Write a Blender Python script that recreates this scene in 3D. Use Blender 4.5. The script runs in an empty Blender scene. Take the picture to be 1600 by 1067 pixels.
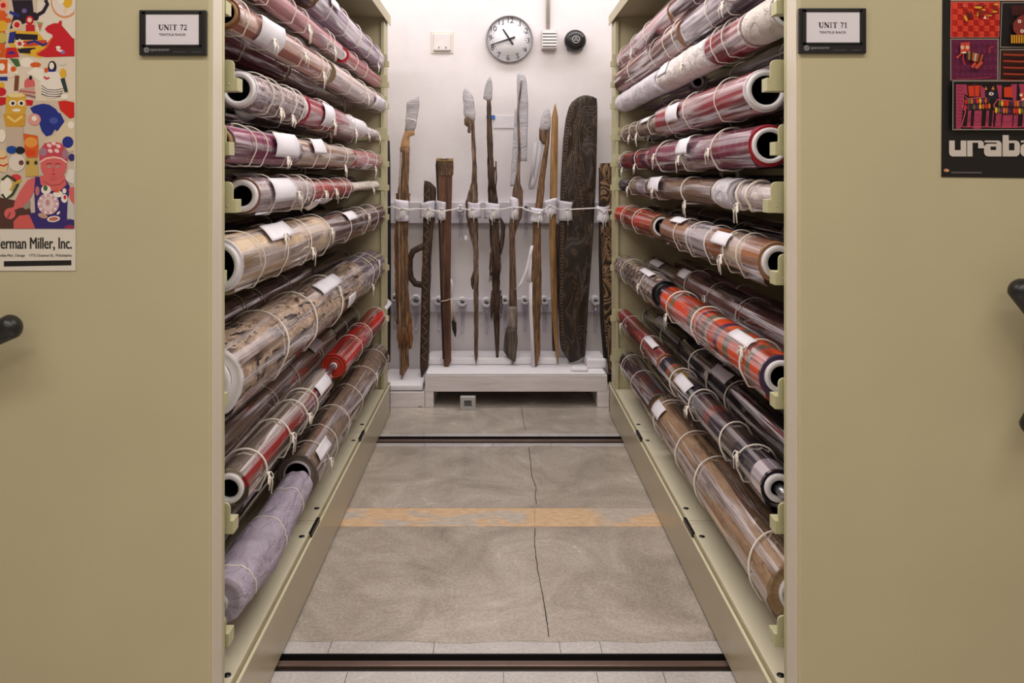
import bpy, math, random
from mathutils import Vector, noise
random.seed(7)
PI = math.pi
sc = bpy.context.scene
C = sc.collection
# ---------------------------------------------------------------- camera, world, lights, exposure
F, CX, CY, H = 1244.0, 776.0, 273.0, 1.5          # focal length in px, vanishing point, eye height
cd = bpy.data.cameras.new('camera'); cam = bpy.data.objects.new('camera', cd); C.objects.link(cam)
cd.sensor_width = 36; cd.lens = F/1600*36
cd.shift_x = (800-CX)/1600; cd.shift_y = -(533.5-CY)/1600
cam.location = (0, 0, H); cam.rotation_euler = (PI/2, 0, 0); cd.clip_start = .05
sc.camera = cam
w = bpy.data.worlds.new('world'); sc.world = w; w.use_nodes = True
w.node_tree.nodes['Background'].inputs[0].default_value = (1, .97, .95, 1)
w.node_tree.nodes['Background'].inputs[1].default_value = .10
sc.view_settings.view_transform = 'Standard'; sc.view_settings.look = 'None'
sc.view_settings.gamma = 1; sc.view_settings.use_curve_mapping = False
sc.view_settings.exposure = 0.0
CEIL = 3.25
LIGHTS = [(-1.15, 1.3, 40, (1, .92, .78)), (.55, 1.3, 44, (1, .94, .86)), (2.1, 1.3, 62, (1, .95, .92)), (3.45, 1.3, 56, (1, .95, .94)), (5.12, 1.3, 30, (1, .95, .95))]
def area(y, sx, p, col):
    l = bpy.data.lights.new('ceiling_lamp_light', 'AREA'); l.shape = 'RECTANGLE'; l.size = sx*3; l.size_y = .26
    l.energy = p; l.color = col
    o = bpy.data.objects.new('ceiling_lamp_light', l); C.objects.link(o); o.location = (0, y, CEIL-.105)
    return o
for (y, sx, p, col) in LIGHTS: area(y, sx, p, col)

# ---------------------------------------------------------------- materials
def s2l(c): return tuple(((v/255)/12.92 if v/255 <= .04045 else ((v/255+.055)/1.055)**2.4) for v in c)
MC = {}
class NT:
    def __init__(s, name):
        s.m = bpy.data.materials.new(name); s.m.use_nodes = True; s.t = s.m.node_tree; s.n = s.t.nodes
        s.b = s.n['Principled BSDF']; s.out = s.n['Material Output']
    def new(s, ty, **kw):
        nd = s.n.new(ty)
        for k, v in kw.items():
            if k.startswith('i_'): nd.inputs[int(k[2:])].default_value = v
            else: setattr(nd, k, v)
        return nd
    def link(s, a, b): s.t.links.new(a, b)
    def coord(s, kind='Object', scale=(1, 1, 1)):
        tc = s.new('ShaderNodeTexCoord'); mp = s.new('ShaderNodeMapping'); mp.inputs[3].default_value = scale
        s.link(tc.outputs[kind], mp.inputs[0]); return mp.outputs[0]
    def noise(s, vec, scale=5, detail=4, rough=.55, dist=0):
        nd = s.new('ShaderNodeTexNoise'); nd.inputs['Scale'].default_value = scale; nd.inputs['Detail'].default_value = detail
        nd.inputs['Roughness'].default_value = rough; nd.inputs['Distortion'].default_value = dist
        s.link(vec, nd.inputs['Vector']); return nd.outputs['Fac']
    def ramp(s, fac, stops, const=False):
        nd = s.new('ShaderNodeValToRGB'); cr = nd.color_ramp; cr.interpolation = 'CONSTANT' if const else 'LINEAR'
        while len(cr.elements) < len(stops): cr.elements.new(.5)
        for e, (p, c) in zip(cr.elements, stops): e.position = p
        for e, (p, c) in zip(cr.elements, stops): e.position = p; e.color = (*s2l(c), 1)
        s.link(fac, nd.inputs[0]); return nd.outputs[0]
    def math(s, op, a, b=0.0, c=None):
        nd = s.new('ShaderNodeMath', operation=op)
        for i, v in enumerate((a, b) if c is None else (a, b, c)):
            if isinstance(v, (int, float)): nd.inputs[i].default_value = v
            else: s.link(v, nd.inputs[i])
        return nd.outputs[0]
    def mix(s, fac, a, b, mode='MIX'):
        nd = s.new('ShaderNodeMix', data_type='RGBA', blend_type=mode)
        for i, v in ((0, fac), (6, a), (7, b)):
            if isinstance(v, (int, float)): nd.inputs[i].default_value = v
            elif isinstance(v, tuple): nd.inputs[i].default_value = (*s2l(v), 1)
            else: s.link(v, nd.inputs[i])
        return nd.outputs[2]
    def bump(s, h, strength=.3, dist=.01):
        nd = s.new('ShaderNodeBump'); nd.inputs['Strength'].default_value = strength; nd.inputs['Distance'].default_value = dist
        s.link(h, nd.inputs['Height']); return nd.outputs[0]
    def sep(s, vec):
        nd = s.new('ShaderNodeSeparateXYZ'); s.link(vec, nd.inputs[0]); return nd.outputs
    def done(s, col=None, rough=.6, metal=0, spec=.5, normal=None, coat=0, sheen=0):
        if col is not None:
            if isinstance(col, tuple): s.b.inputs['Base Color'].default_value = (*s2l(col), 1)
            else: s.link(col, s.b.inputs['Base Color'])
        s.b.inputs['Roughness'].default_value = rough; s.b.inputs['Metallic'].default_value = metal
        s.b.inputs['Specular IOR Level'].default_value = spec; s.b.inputs['Coat Weight'].default_value = coat
        if normal is not None: s.link(normal, s.b.inputs['Normal'])
        return s.m
def cached(f):
    def g(*a):
        k = (f.__name__,)+a
        if k not in MC: MC[k] = f(*a)
        return MC[k]
    return g
@cached
def flat(col, rough=.6, metal=0.0, var=.06):
    t = NT('paint'); v = t.coord('Object'); n = t.noise(v, 9, 3)
    d = tuple(max(0, x*(1-var)) for x in col)
    return t.done(t.ramp(n, [(.3, d), (.7, col)]), rough, metal)
@cached
def ink(col): return NT('ink').done(col, .45, 0, .3)
@cached
def enamel(col, rough):
    t = NT('olive_enamel'); v = t.coord('Object'); n = t.noise(v, 3, 3); n2 = t.noise(v, 260, 2)
    return t.done(t.ramp(n, [(.3, tuple(x*.975 for x in col)), (.7, col)]), rough, 0, .5, t.bump(n2, .06, .001))
@cached
def wood(c1, c2, sz, wave, rough=.6):
    t = NT('wood'); v = t.coord('Object', (1, 1, sz)); n = t.noise(v, wave, 7, .65, .4)
    v2 = t.coord('Object', (1, 1, .4)); n2 = t.noise(v2, 22, 4)
    c = t.ramp(n, [(.3, tuple(x*.45 for x in c1)), (.45, c1), (.62, c2), (.8, tuple(min(255, x*1.2) for x in c2))])
    c = t.mix(t.math('MULTIPLY', t.ramp(n2, [(.4, (0, 0, 0)), (.7, (255, 255, 255))]), .45), c, tuple(x*.5 for x in c1))
    return t.done(c, rough, 0, .4, t.bump(n, .7, .006))
@cached
def swirl_wood():
    t = NT('carved_painted_wood'); v = t.coord('Object', (1, 1, .55))
    n = t.noise(v, 9, 1, .4, .6); f = t.math('FRACT', t.math('MULTIPLY', n, 13.0))
    c = t.ramp(f, [(0, (28, 18, 12)), (.22, (52, 34, 22)), (.4, (116, 82, 54)), (.62, (146, 122, 92)), (.8, (80, 56, 38)), (1, (30, 20, 14))])
    return t.done(c, .6, 0, .4, t.bump(f, .5, .004))
@cached
def carved_dark():
    t = NT('dark_carved_wood'); v = t.coord('Object', (1, 1, .42)); n = t.noise(v, 7, 1.5, .4, .9); f = t.math('FRACT', t.math('MULTIPLY', n, 11.0))
    g2 = t.noise(t.coord('Object', (1, 1, .3)), 70, 4)
    c = t.ramp(f, [(0, (36, 27, 22)), (.3, (50, 39, 32)), (.5, (94, 76, 62)), (.6, (60, 47, 39)), (1, (36, 27, 22))])
    c = t.mix(t.math('MULTIPLY', g2, .5), c, (44, 34, 28)); return t.done(c, .5, 0, .4, t.bump(f, .8, .006))
@cached
def film(tint, amount, glossy):
    t = NT('clear_plastic_film'); v = t.coord('UV', (26, .7, 1)); n = t.noise(v, 1.0, 2, .5, .25)
    v2 = t.coord('UV', (22, 1.1, 1)); n2 = t.noise(v2, 1.0, 2, .5, .3)
    h = t.math('ADD', n, t.math('MULTIPLY', n2, .35)); nb = t.bump(h, .8, .008)
    tr = t.new('ShaderNodeBsdfTransparent'); tr.inputs[0].default_value = (*s2l(tint), 1)
    gl = t.new('ShaderNodeBsdfGlossy'); gl.inputs['Roughness'].default_value = .08; t.link(nb, gl.inputs['Normal'])
    gl.inputs['Color'].default_value = (1, .97, 1, 1)
    df = t.new('ShaderNodeBsdfDiffuse'); df.inputs[0].default_value = (*s2l((232, 224, 232)), 1)
    lw = t.new('ShaderNodeLayerWeight'); lw.inputs[0].default_value = .5; t.link(nb, lw.inputs['Normal'])
    st = t.ramp(n2, [(.47, (60, 60, 60)), (.56, (255, 255, 255))])  # noise streaks painted into the reflection strength
    fc = t.ramp(lw.outputs['Facing'], [(.12, (0, 0, 0)), (.5, (255, 255, 255))])
    f = t.math('MINIMUM', t.math('ADD', t.math('MULTIPLY', t.math('MULTIPLY', fc, st), .62), glossy), .8)
    gloss_streaks = t.math('MULTIPLY', t.ramp(n, [(.58, (0, 0, 0)), (.61, (255, 255, 255))]), amount)  # white diffuse streaks painted in as gloss highlights along the folds
    m1 = t.new('ShaderNodeMixShader'); t.link(gloss_streaks, m1.inputs[0]); t.link(tr.outputs[0], m1.inputs[1]); t.link(df.outputs[0], m1.inputs[2])
    m2 = t.new('ShaderNodeMixShader'); t.link(f, m2.inputs[0]); t.link(m1.outputs[0], m2.inputs[1]); t.link(gl.outputs[0], m2.inputs[2])
    t.link(m2.outputs[0], t.out.inputs[0]); return t.m
# textiles: UV u = metres round the roll, v = metres along it
def _finish(t, c, uv, weave=1.0, rough=.85):
    n = t.noise(uv, 1.0, 3) ; return t.done(c, rough, 0, .25, t.bump(n, .5*weave, .004))
@cached
def tx_plain(c1, c2):
    t = NT('plain_cloth'); v = t.coord('UV', (40, 3, 1)); n = t.noise(v, 1, 5, .6)
    return _finish(t, t.ramp(n, [(.35, c1), (.6, c2)]), t.coord('UV', (160, 60, 1)))
@cached
def tx_bands(stops, freq, wob=.3):
    t = NT('banded_cloth'); v = t.coord('UV'); x = t.sep(v); n = t.noise(v, 22, 3)
    f = t.math('FRACT', t.math('ADD', t.math('MULTIPLY', x[1], freq), t.math('MULTIPLY', n, wob)))
    c = t.ramp(f, list(stops), True); n2 = t.noise(t.coord('UV', (90, 30, 1)), 1, 4)
    return _finish(t, t.mix(t.math('MULTIPLY', n2, .35), c, (60, 40, 40), 'MULTIPLY'), t.coord('UV', (160, 160, 1)))
@cached
def tx_long(stops, freq, wob=.25):
    t = NT('lengthwise_striped_cloth'); v = t.coord('UV'); x = t.sep(v); n = t.noise(t.coord('UV', (14, 1.5, 1)), 1, 4)
    f = t.math('FRACT', t.math('ADD', t.math('MULTIPLY', x[0], freq), t.math('MULTIPLY', n, wob)))
    return _finish(t, t.ramp(f, list(stops), True), t.coord('UV', (160, 60, 1)))
@cached
def tx_plaid(base, a, b, fu, fv):
    t = NT('plaid_cloth'); v = t.coord('UV'); x = t.sep(v)
    fx = t.math('FRACT', t.math('MULTIPLY', x[0], fu)); fy = t.math('FRACT', t.math('MULTIPLY', x[1], fv))
    c1 = t.ramp(fx, [(0, base), (.45, a), (.6, base), (.85, b), (.9, base)], True)
    c2 = t.ramp(fy, [(0, base), (.4, b), (.5, base), (.7, a), (.95, base)], True)
    return _finish(t, t.mix(.5, c1, c2), t.coord('UV', (160, 160, 1)))
@cached
def tx_print(base, mid, dark, su, sv, cut=.5):
    t = NT('printed_cloth'); v = t.coord('UV', (su, sv, 1)); n = t.noise(v, 1, 4, .6, 1.2)
    n2 = t.noise(t.coord('UV', (su*.5, sv*.8, 1)), 1, 2, .5, .6)
    c = t.ramp(n, [(0, base), (cut, base), (cut+.03, mid), (cut+.1, base), (cut+.16, dark)], False)
    c = t.mix(t.ramp(n2, [(.5, (0, 0, 0)), (.6, (200, 200, 200))]), c, mid)
    return _finish(t, c, t.coord('UV', (120, 120, 1)))
@cached
def tx_geo(a, b, c3, fu, fv):
    t = NT('geometric_cloth'); v = t.coord('UV'); x = t.sep(v)
    tri = lambda s, f: t.math('ABSOLUTE', t.math('SUBTRACT', t.math('FRACT', t.math('MULTIPLY', s, f)), .5))
    d = t.math('ADD', tri(x[0], fu), tri(x[1], fv)); k = t.ramp(t.math('MULTIPLY', d, 1.0), [(0, c3), (.18, b), (.42, a), (.62, b), (.82, c3)], True)
    n = t.noise(v, 30, 3); return _finish(t, t.mix(t.math('MULTIPLY', n, .3), k, a), t.coord('UV', (160, 160, 1)))
@cached
def tx_range(stops, length):
    t = NT('striped_panel_cloth'); v = t.coord('UV'); x = t.sep(v); f = t.math('MULTIPLY', x[1], 1/length)
    n = t.noise(t.coord('UV', (140, 60, 1)), 1, 3); c = t.ramp(f, list(stops), True)
    return _finish(t, t.mix(t.math('MULTIPLY', n, .25), c, (90, 50, 50), 'MULTIPLY'), t.coord('UV', (160, 160, 1)))
@cached
def tx_tissue(c, rough=.8):
    t = NT('crumpled_tissue'); v = t.coord('UV', (20, 14, 1)); n = t.noise(v, 1, 5, .6, .8)
    return t.done(t.ramp(n, [(.3, tuple(x*.9 for x in c)), (.6, c)]), rough, 0, .4, t.bump(n, 1, .02))
@cached
def foam():
    t = NT('white_foam'); v = t.coord('Object'); n = t.noise(v, 160, 2)
    return t.done((236, 233, 238), .7, 0, .3, t.bump(n, .3, .002))
@cached
def concrete(c1, c2, c3):
    t = NT('worn_concrete'); v = t.coord('Object'); n = t.noise(v, 2.6, 8, .66, 1.2); n2 = t.noise(t.coord('Object', (3, 14, 1)), 3, 6, .7, 1.2)
    c = t.ramp(n, [(.3, c1), (.5, c2), (.72, c3)])
    c = t.mix(t.math('MULTIPLY', t.ramp(n2, [(.35, (0, 0, 0)), (.75, (255, 255, 255))]), .3), c, c1)
    n3 = t.noise(v, 90, 3); c = t.mix(.12, c, t.ramp(n3, [(.4, (70, 62, 58)), (.6, (220, 210, 200))]))
    n4 = t.noise(v, 300, 2); rg = t.ramp(n, [(.3, (95, 95, 95)), (.7, (150, 150, 150))])
    t.link(rg, t.b.inputs['Roughness'])
    m = t.done(c, .5, 0, .4, t.bump(n4, .05, .001)); t.link(rg, t.b.inputs['Roughness']); return m
def patch_mat():
    t = NT('patched_screed'); v = t.coord('Object', (1, 1.6, 1)); n = t.noise(v, 2.6, 5, .55, .5); n2 = t.noise(v, 26, 5)
    k = t.ramp(n, [(.41, (0, 0, 0)), (.47, (255, 255, 255))])
    c = t.mix(k, t.ramp(n2, [(.3, (176, 164, 152)), (.7, (198, 188, 177))]), t.ramp(n2, [(.3, (196, 162, 128)), (.6, (214, 184, 150)), (.8, (222, 198, 168))]))
    return t.done(c, .6, 0, .3, t.bump(n2, .15, .003))
OL = (196, 186, 152)
M_PAN = enamel(OL, .42); M_DECK = enamel((226, 219, 194), .4); M_KICK = enamel((186, 174, 148), .3); M_BR = enamel((188, 184, 146), .4)
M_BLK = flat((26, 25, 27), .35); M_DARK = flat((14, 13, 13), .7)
M_TIE = flat((232, 224, 214), .8); M_CORD = flat((234, 230, 228), .8); M_PAPER = flat((228, 224, 232), .7, 0.0, .03); M_PAD = flat((222, 217, 230), .7, 0.0, .05)
M_CARD = flat((168, 130, 92), .7); M_STEEL = flat((150, 150, 156), .3, .9)
M_FILM = film((248, 244, 246), .26, .03); M_FILMG = film((236, 230, 236), .5, .05)

# ---------------------------------------------------------------- geometry helpers
class G:
    def __init__(s): s.v = []; s.f = []; s.mi = []; s.uv = {}; s.sm = []
    def add(s, vs, fs, mi=0, uvs=None, smooth=False):
        b = len(s.v); s.v += [tuple(p) for p in vs]
        for f in fs: s.f.append(tuple(b+i for i in f)); s.mi.append(mi); s.sm.append(smooth)
        if uvs:
            for i, u in enumerate(uvs): s.uv[b+i] = u
        return s
    def box(s, x0, x1, y0, y1, z0, z1, mi=0):
        if x0 > x1: x0, x1 = x1, x0
        vs = [(x, y, z) for z in (z0, z1) for y in (y0, y1) for x in (x0, x1)]
        return s.add(vs, [(0, 2, 3, 1), (4, 5, 7, 6), (0, 1, 5, 4), (2, 6, 7, 3), (0, 4, 6, 2), (1, 3, 7, 5)], mi)
    def prism(s, pts, a0, a1, axis='y', mi=0):
        n = len(pts)
        mk = {'y': lambda p, a: (p[0], a, p[1]), 'x': lambda p, a: (a, p[0], p[1]), 'z': lambda p, a: (p[0], p[1], a)}[axis]
        vs = [mk(p, a0) for p in pts]+[mk(p, a1) for p in pts]
        fs = [tuple(range(n)), tuple(range(2*n-1, n-1, -1))]+[(i, n+i, n+(i+1) % n, (i+1) % n) for i in range(n)]
        return s.add(vs, fs, mi)
    def tube(s, pts, r, seg=8, closed=False, mi=0, cap=True):
        P = [Vector(p) for p in pts]; n = len(P); R = r if hasattr(r, '__len__') else [r]*n; vs = []
        up = None
        for i in range(n):
            t = (P[(i+1) % n]-P[i-1]) if closed else (P[min(i+1, n-1)]-P[max(i-1, 0)])
            t = t.normalized() if t.length > 1e-9 else Vector((0, 0, 1))
            if up is None: up = t.orthogonal().normalized()
            up = (up-t*up.dot(t)); up = up.normalized() if up.length > 1e-6 else t.orthogonal().normalized()
            sd = t.cross(up)
            for k in range(seg):
                a = 2*PI*k/seg; vs.append(P[i]+(up*math.cos(a)+sd*math.sin(a))*R[i])
        fs = []
        for i in range(n if closed else n-1):
            j = (i+1) % n
            for k in range(seg): fs.append((i*seg+k, i*seg+(k+1) % seg, j*seg+(k+1) % seg, j*seg+k))
        if not closed and cap: fs += [tuple(range(seg-1, -1, -1)), tuple((n-1)*seg+k for k in range(seg))]
        return s.add(vs, fs, mi, None, True)
    def loft(s, rings, mi=0, cap=True, uvs=None, smooth=True, closed=True):
        m = len(rings[0]); vs = [p for r in rings for p in r]; fs = []
        for i in range(len(rings)-1):
            for k in range(m if closed else m-1): fs.append((i*m+k, i*m+(k+1) % m, (i+1)*m+(k+1) % m, (i+1)*m+k))
        if cap and closed: fs += [tuple(range(m-1, -1, -1)), tuple((len(rings)-1)*m+k for k in range(m))]
        return s.add(vs, fs, mi, uvs, smooth)
    def flipped(s): s.f = [f[::-1] for f in s.f]; return s
    def build(s, name, mats, parent=None, bevel=0, **props):
        me = bpy.data.meshes.new(name); me.from_pydata(s.v, [], s.f)
        if not isinstance(mats, (list, tuple)): mats = [mats]
        for m in mats: me.materials.append(m)
        me.polygons.foreach_set('material_index', s.mi); me.polygons.foreach_set('use_smooth', s.sm)
        if s.uv:
            ul = me.uv_layers.new(name='UVMap')
            for lp in me.loops: ul.data[lp.index].uv = s.uv.get(lp.vertex_index, (0, 0))
        me.update()
        o = bpy.data.objects.new(name, me); C.objects.link(o)
        if parent is not None: o.parent = parent
        if bevel:
            b = o.modifiers.new('bevel', 'BEVEL'); b.width = bevel; b.segments = 2; b.limit_method = 'ANGLE'; b.angle_limit = .6
        for k, v in props.items(): o[k] = v
        return o
def thing(name, label, cat, loc=(0, 0, 0), group=None):
    o = bpy.data.objects.new(name, None); C.objects.link(o); o.location = loc; o.empty_display_size = .05
    o['label'] = label; o['category'] = cat
    if group: o['group'] = group
    return o
def tag(o, label, cat, group=None):
    o['label'] = label; o['category'] = cat
    if group: o['group'] = group
    return o
def P(px, py, D): return Vector(((px-CX)*D/F, D, H-(py-CY)*D/F))   # a measured point of the photo at distance D
def X(px, D): return (px-CX)*D/F
def Z(py, D): return H-(py-CY)*D/F

# ---------------------------------------------------------------- the setting
YW = 5.6
g = G(); g.box(-4.5, 4.5, YW, YW+.12, -.1, CEIL+.1); g.build('wall_back', flat((226, 220, 223), .6, 0.0, .02), kind='structure')
g = G(); g.box(-4.5, 4.5, YW-.008, YW, 0, .1); g.build('shade_strip_back', flat((34, 30, 30), .6), kind='structure')  # added dark strip low on the wall, blackens the pallet gap like shade
g = G(); g.box(-4.5, 4.5, -3.1, -3, -.1, CEIL+.1); g.build('wall_front', flat((214, 204, 190), .6, 0.0, .02), kind='structure')
g = G(); g.box(-4.6, -4.5, -3, YW, -.1, CEIL+.1); g.build('wall_left', flat((214, 204, 190), .6, 0.0, .02), kind='structure')
g = G(); g.box(4.5, 4.6, -3, YW, -.1, CEIL+.1); g.build('wall_right', flat((214, 204, 190), .6, 0.0, .02), kind='structure')
g = G(); g.box(-4.5, 4.5, -3, YW, CEIL, CEIL+.1); g.build('ceiling', flat((228, 226, 224), .8, 0.0, .02), kind='structure')
M_CON = concrete((146, 137, 127), (177, 167, 156), (203, 194, 185)); M_GR = concrete((176, 170, 168), (192, 187, 186), (204, 200, 199))
def slab(name, y0, y1, m, z=0.0):
    g = G(); g.box(-4.5, 4.5, y0, y1, -.1, z); return g.build(name, m, kind='structure')
RN0, RN1, RF0, RF1 = 2.405, 2.492, 4.45, 4.56
slab('floor', -3, 2.33, M_GR); slab('trim_1', 2.33, RN0, M_GR); slab('trim_2', RN1, 2.565, M_GR)
slab('floor', 2.565, 3.392, M_CON); slab('trim_3', 3.395, 3.585, patch_mat()); slab('floor', 3.588, 4.385, M_CON)
slab('trim_4', 4.385, RF0, M_GR); slab('trim_5', RF1, 4.625, M_GR); slab('floor', 4.625, YW, M_CON)
slab('floor', 3.38, 3.6, M_DARK, -.004); slab('floor', 2.3, 2.6, M_DARK, -.03); slab('floor', 4.4, 4.62, M_DARK, -.03)
g = G()      # jagged feathered edge of the poured concrete beside each rail
for (y, sg) in ((2.565, -1), (4.385, 1), (4.625, -1)):
    n = 90; pts = []
    for i in range(n+1):
        x = -.75+1.6*i/n; pts.append((x, y+sg*(.004+.022*max(0, noise.noise(Vector((x*4, y*9, 0)))+.15)+.006*noise.noise(Vector((x*30, y, 3))))))
    b = [(x, y-sg*.004, .0008) for x, _ in pts]+[(x, yy, .0008) for x, yy in pts]; m = n+1
    g.add(b, [((i, i+1, m+i+1, m+i) if sg > 0 else (i, m+i, m+i+1, i+1)) for i in range(n)])
g.build('floor', M_CON, kind='structure')
g = G()      # joints in the grout bands and the long crack
for (x, y0, y1) in [(-.53, 2.495, 2.56), (-.2, 2.495, 2.56), (.2, 2.495, 2.56), (.33, 2.495, 2.56), (-.45, 2.34, 2.4), (.02, 2.34, 2.4), (.3, 2.34, 2.4), (.5, 2.34, 2.4), (-.4, 4.39, 4.445), (-.02, 4.39, 4.445), (.3, 4.39, 4.445), (-.42, 4.565, 4.62), (.25, 4.565, 4.62)]:
    g.box(x, x+.0015, y0, y1, 0, .0009)
def crack(pl, wd):
    pts = []
    for a, b in zip(pl[:-1], pl[1:]):
        n = 9
        for i in range(n):
            t = i/n; px = a[0]+(b[0]-a[0])*t+1.3*noise.noise(Vector((a[0], (a[1]+(b[1]-a[1])*t)*.35, 1))); py = a[1]+(b[1]-a[1])*t
            D = H*F/(py-CY); pts.append((X(px, D), D))
    vs = []; 
    for i, (x, y) in enumerate(pts):
        q = wd*(.6+.7*abs(noise.noise(Vector((x*50, y*50, 0)))));  vs += [(x-q, y, .0011), (x+q, y, .0011)]
    g.add(vs, [(2*i, 2*i+1, 2*i+3, 2*i+2) for i in range(len(pts)-1)])
crack([(815, 636), (817, 655), (822, 674)], .0018); crack([(826, 699), (829, 722), (831, 745), (838, 762), (836, 776), (839, 790)], .0022)
crack([(836, 794), (835, 822)], .0008); crack([(836, 825), (835, 850), (840, 890), (848, 930), (855, 975), (858, 998)], .0022)
g.build('floor', flat((52, 44, 40), .9), kind='structure')
def rail(y0, y1, label):
    t = thing('floor_rail', label, 'rail', (0, y0, -.03), 'floor rails'); L = y1-y0
    g = G(); g.box(-4.4, 4.4, 0, L, 0, .006); g.build('rail_bed', M_DARK, t)
    g = G(); g.box(-4.4, 4.4, L*.3, L*.62, .006, .031); g.build('rail_bar', flat((112, 92, 84), .3, .4), t, .003)
    g = G(); g.box(-4.4, 4.4, L*.93, L, .006, .032); g.box(-4.4, 4.4, 0, L*.08, .006, .031); g.build('rail_flange', flat((48, 44, 44), .35, .5), t)
rail(RN0, RN1, 'dark steel rail sunk across the floor in the foreground, nearest the viewer')
rail(RF0, RF1, 'dark steel rail sunk across the floor near the white pallets')

# ceiling fixtures the light comes from
for i, (y, sx, p, col) in enumerate(LIGHTS):
    t = thing('ceiling_lamp', 'long white fluorescent ceiling lamp running across the room above the racks', 'lamp', (0, y, CEIL), 'ceiling lamps')
    g = G(); g.box(-sx*1.55, sx*1.55, -.15, .15, -.095, 0); g.build('housing', flat((232, 232, 230), .4), t, .005)

# ---------------------------------------------------------------- the two movable racks
Y0, Y1, YE, YF = 1.86, 1.93, 4.82, 4.97
ROWS = [2.185, 2.06, 1.93, 1.74, 1.582, 1.44, 1.262, .957, .65, .41]
def rack(sg, xe, label):
    t = thing('textile_rack', label, 'shelving rack', (sg*xe, Y0, 0)); ox = sg*xe
    W = 1.22
    def B(g, a0, a1, y0, y1, z0, z1, mi=0): g.box(sg*a0, sg*a1, y0-Y0, y1-Y0, z0, z1, mi)   # a = metres in from the aisle edge
    g = G(); B(g, 0, W, Y0, Y1, .03, 2.7); o = g.build('end_panel', M_PAN, t, .006)
    g = G(); B(g, -.003, 0, Y0+.006, Y1, .03, 2.7); g.build('edge_trim', enamel((214, 202, 186), .4), t)  # edge trim coloured paler to paint in the extra light on the aisle face
    g = G(); B(g, -.004, .012, Y1-.001, Y1+.012, .2, 2.7); g.build('edge_trim', M_BR, t)
    g = G(); B(g, .012, W, YE, YF, .205, 2.47); g.build('rear_panel', M_PAN, t, .004)
    g = G(); B(g, .012, .03, YE-.02, YE+.004, .205, 2.43); g.build('edge_trim', M_BR, t)
    g = G(); B(g, W-.04, W, Y1, YE, .205, 2.44); g.build('back_panel', flat((120, 112, 92), .6), t)
    g = G(); B(g, 0, W, Y1, YF+.01, 2.45, 2.49); B(g, -.005, -.0002, Y1, YF+.01, 2.43, 2.492); g.build('canopy', M_PAN, t, .002)
    # carriage: kick face, lip, riser, deck
    g = G(); B(g, 0, .004, Y1, 4.995, .012, .184); B(g, 0, .04, YF, 4.995, .012, .2); g.build('kick_plate', M_KICK, t, label='brownish olive kick plate under the deck')
    g = G(); B(g, -.001, .007, Y1, 4.995, .183, .1875); g.build('lip', enamel((226, 220, 190), .3), t)
    g = G(); B(g, .008, .02, Y1, 4.995, .165, .2); g.build('riser', enamel((160, 150, 120), .4), t)  # darker enamel paints in the shade on this upright face
    g = G(); yb = [Y1, 2.955, 3.985, 4.985]
    for a, b in zip(yb[:-1], yb[1:]): B(g, .0125, W, a+.0012, b-.0012, .19, .205)
    g.build('deck', M_DECK, t, .0015)
    g = G()
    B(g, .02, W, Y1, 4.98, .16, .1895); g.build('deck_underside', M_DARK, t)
    for y in (2.955, 3.985):
        g = G(); B(g, .0005, .0125, y-.075, y+.055, .1885, .2052); g.build('splice_plate', M_BLK, t)
        g = G(); B(g, .012, .3, y+.022, y+.0235, .2045, .2056); g.build('seam', flat((150, 142, 116), .5), t)
    for y in (2.06, 2.85, 3.09, 3.88, 4.13, 4.86):
        g = G(); g.tube([(sg*.03, y-Y0, .2045), (sg*.03, y-Y0, .2062)], .0105, 16); g.tube([(sg*.03, y-Y0, .2045), (sg*.03, y-Y0, .2068)], .005, 6)
        g.build('bolt', M_BLK, t)
    # cantilever arms
    TIP = {-1: [-.01, -.01, -.002, -.03, -.01, -.027, .009, .007, -.02, -.01, -.009], 1: [-.017, -.017, -.017, -.04, -.02, -.038, -.02, -.02, -.02, -.02, -.022]}[sg]
    for k, z in enumerate(ROWS+[.372]):
        for (y, d, far) in ((1.978, 1, 0), (YE-.013, -1, 1)):
            if (k == 10 and far) or (k == 9 and not far): continue
            g = G(); tip = TIP[k] if not far else -.018; zt = z
            hw = .02 if not far else .011
            B(g, tip, .9 if far else .5, y-hw, y+hw, zt-.034, zt-.001)                     # arm channel
            pts = [(tip+.008, zt-.002), (tip+.008, zt+.03)]+[(tip+.008+.013*(1-math.cos(a)), zt+.03+.013*math.sin(a)) for a in (PI/6, PI/3, PI/2)]+[(tip+.09, zt+.043), (tip+.09, zt-.002)]
            g.prism([(sg*p[0], p[1]) for p in pts], y-hw-Y0, y-hw+.006-Y0)
            g.tube([(sg*(tip+.022), y-hw-.0012-Y0, zt-.017), (sg*(tip+.022), y-hw+.001-Y0, zt-.017)], .004, 10)
            g.build('support_arm', M_BR, t, .0015)
    return t
rackL = rack(-1, .6675, 'tall olive metal movable rack on the left carrying rolled textiles, marked UNIT 72')
rackR = rack(1, .705, 'tall olive metal movable rack on the right carrying rolled textiles, marked UNIT 71')
XE = {'L': -.6675, 'R': .705}; SG = {'L': -1, 'R': 1}
RX = {'L': [.725, .885, 1.05], 'R': [.765, .93, 1.095]}

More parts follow.
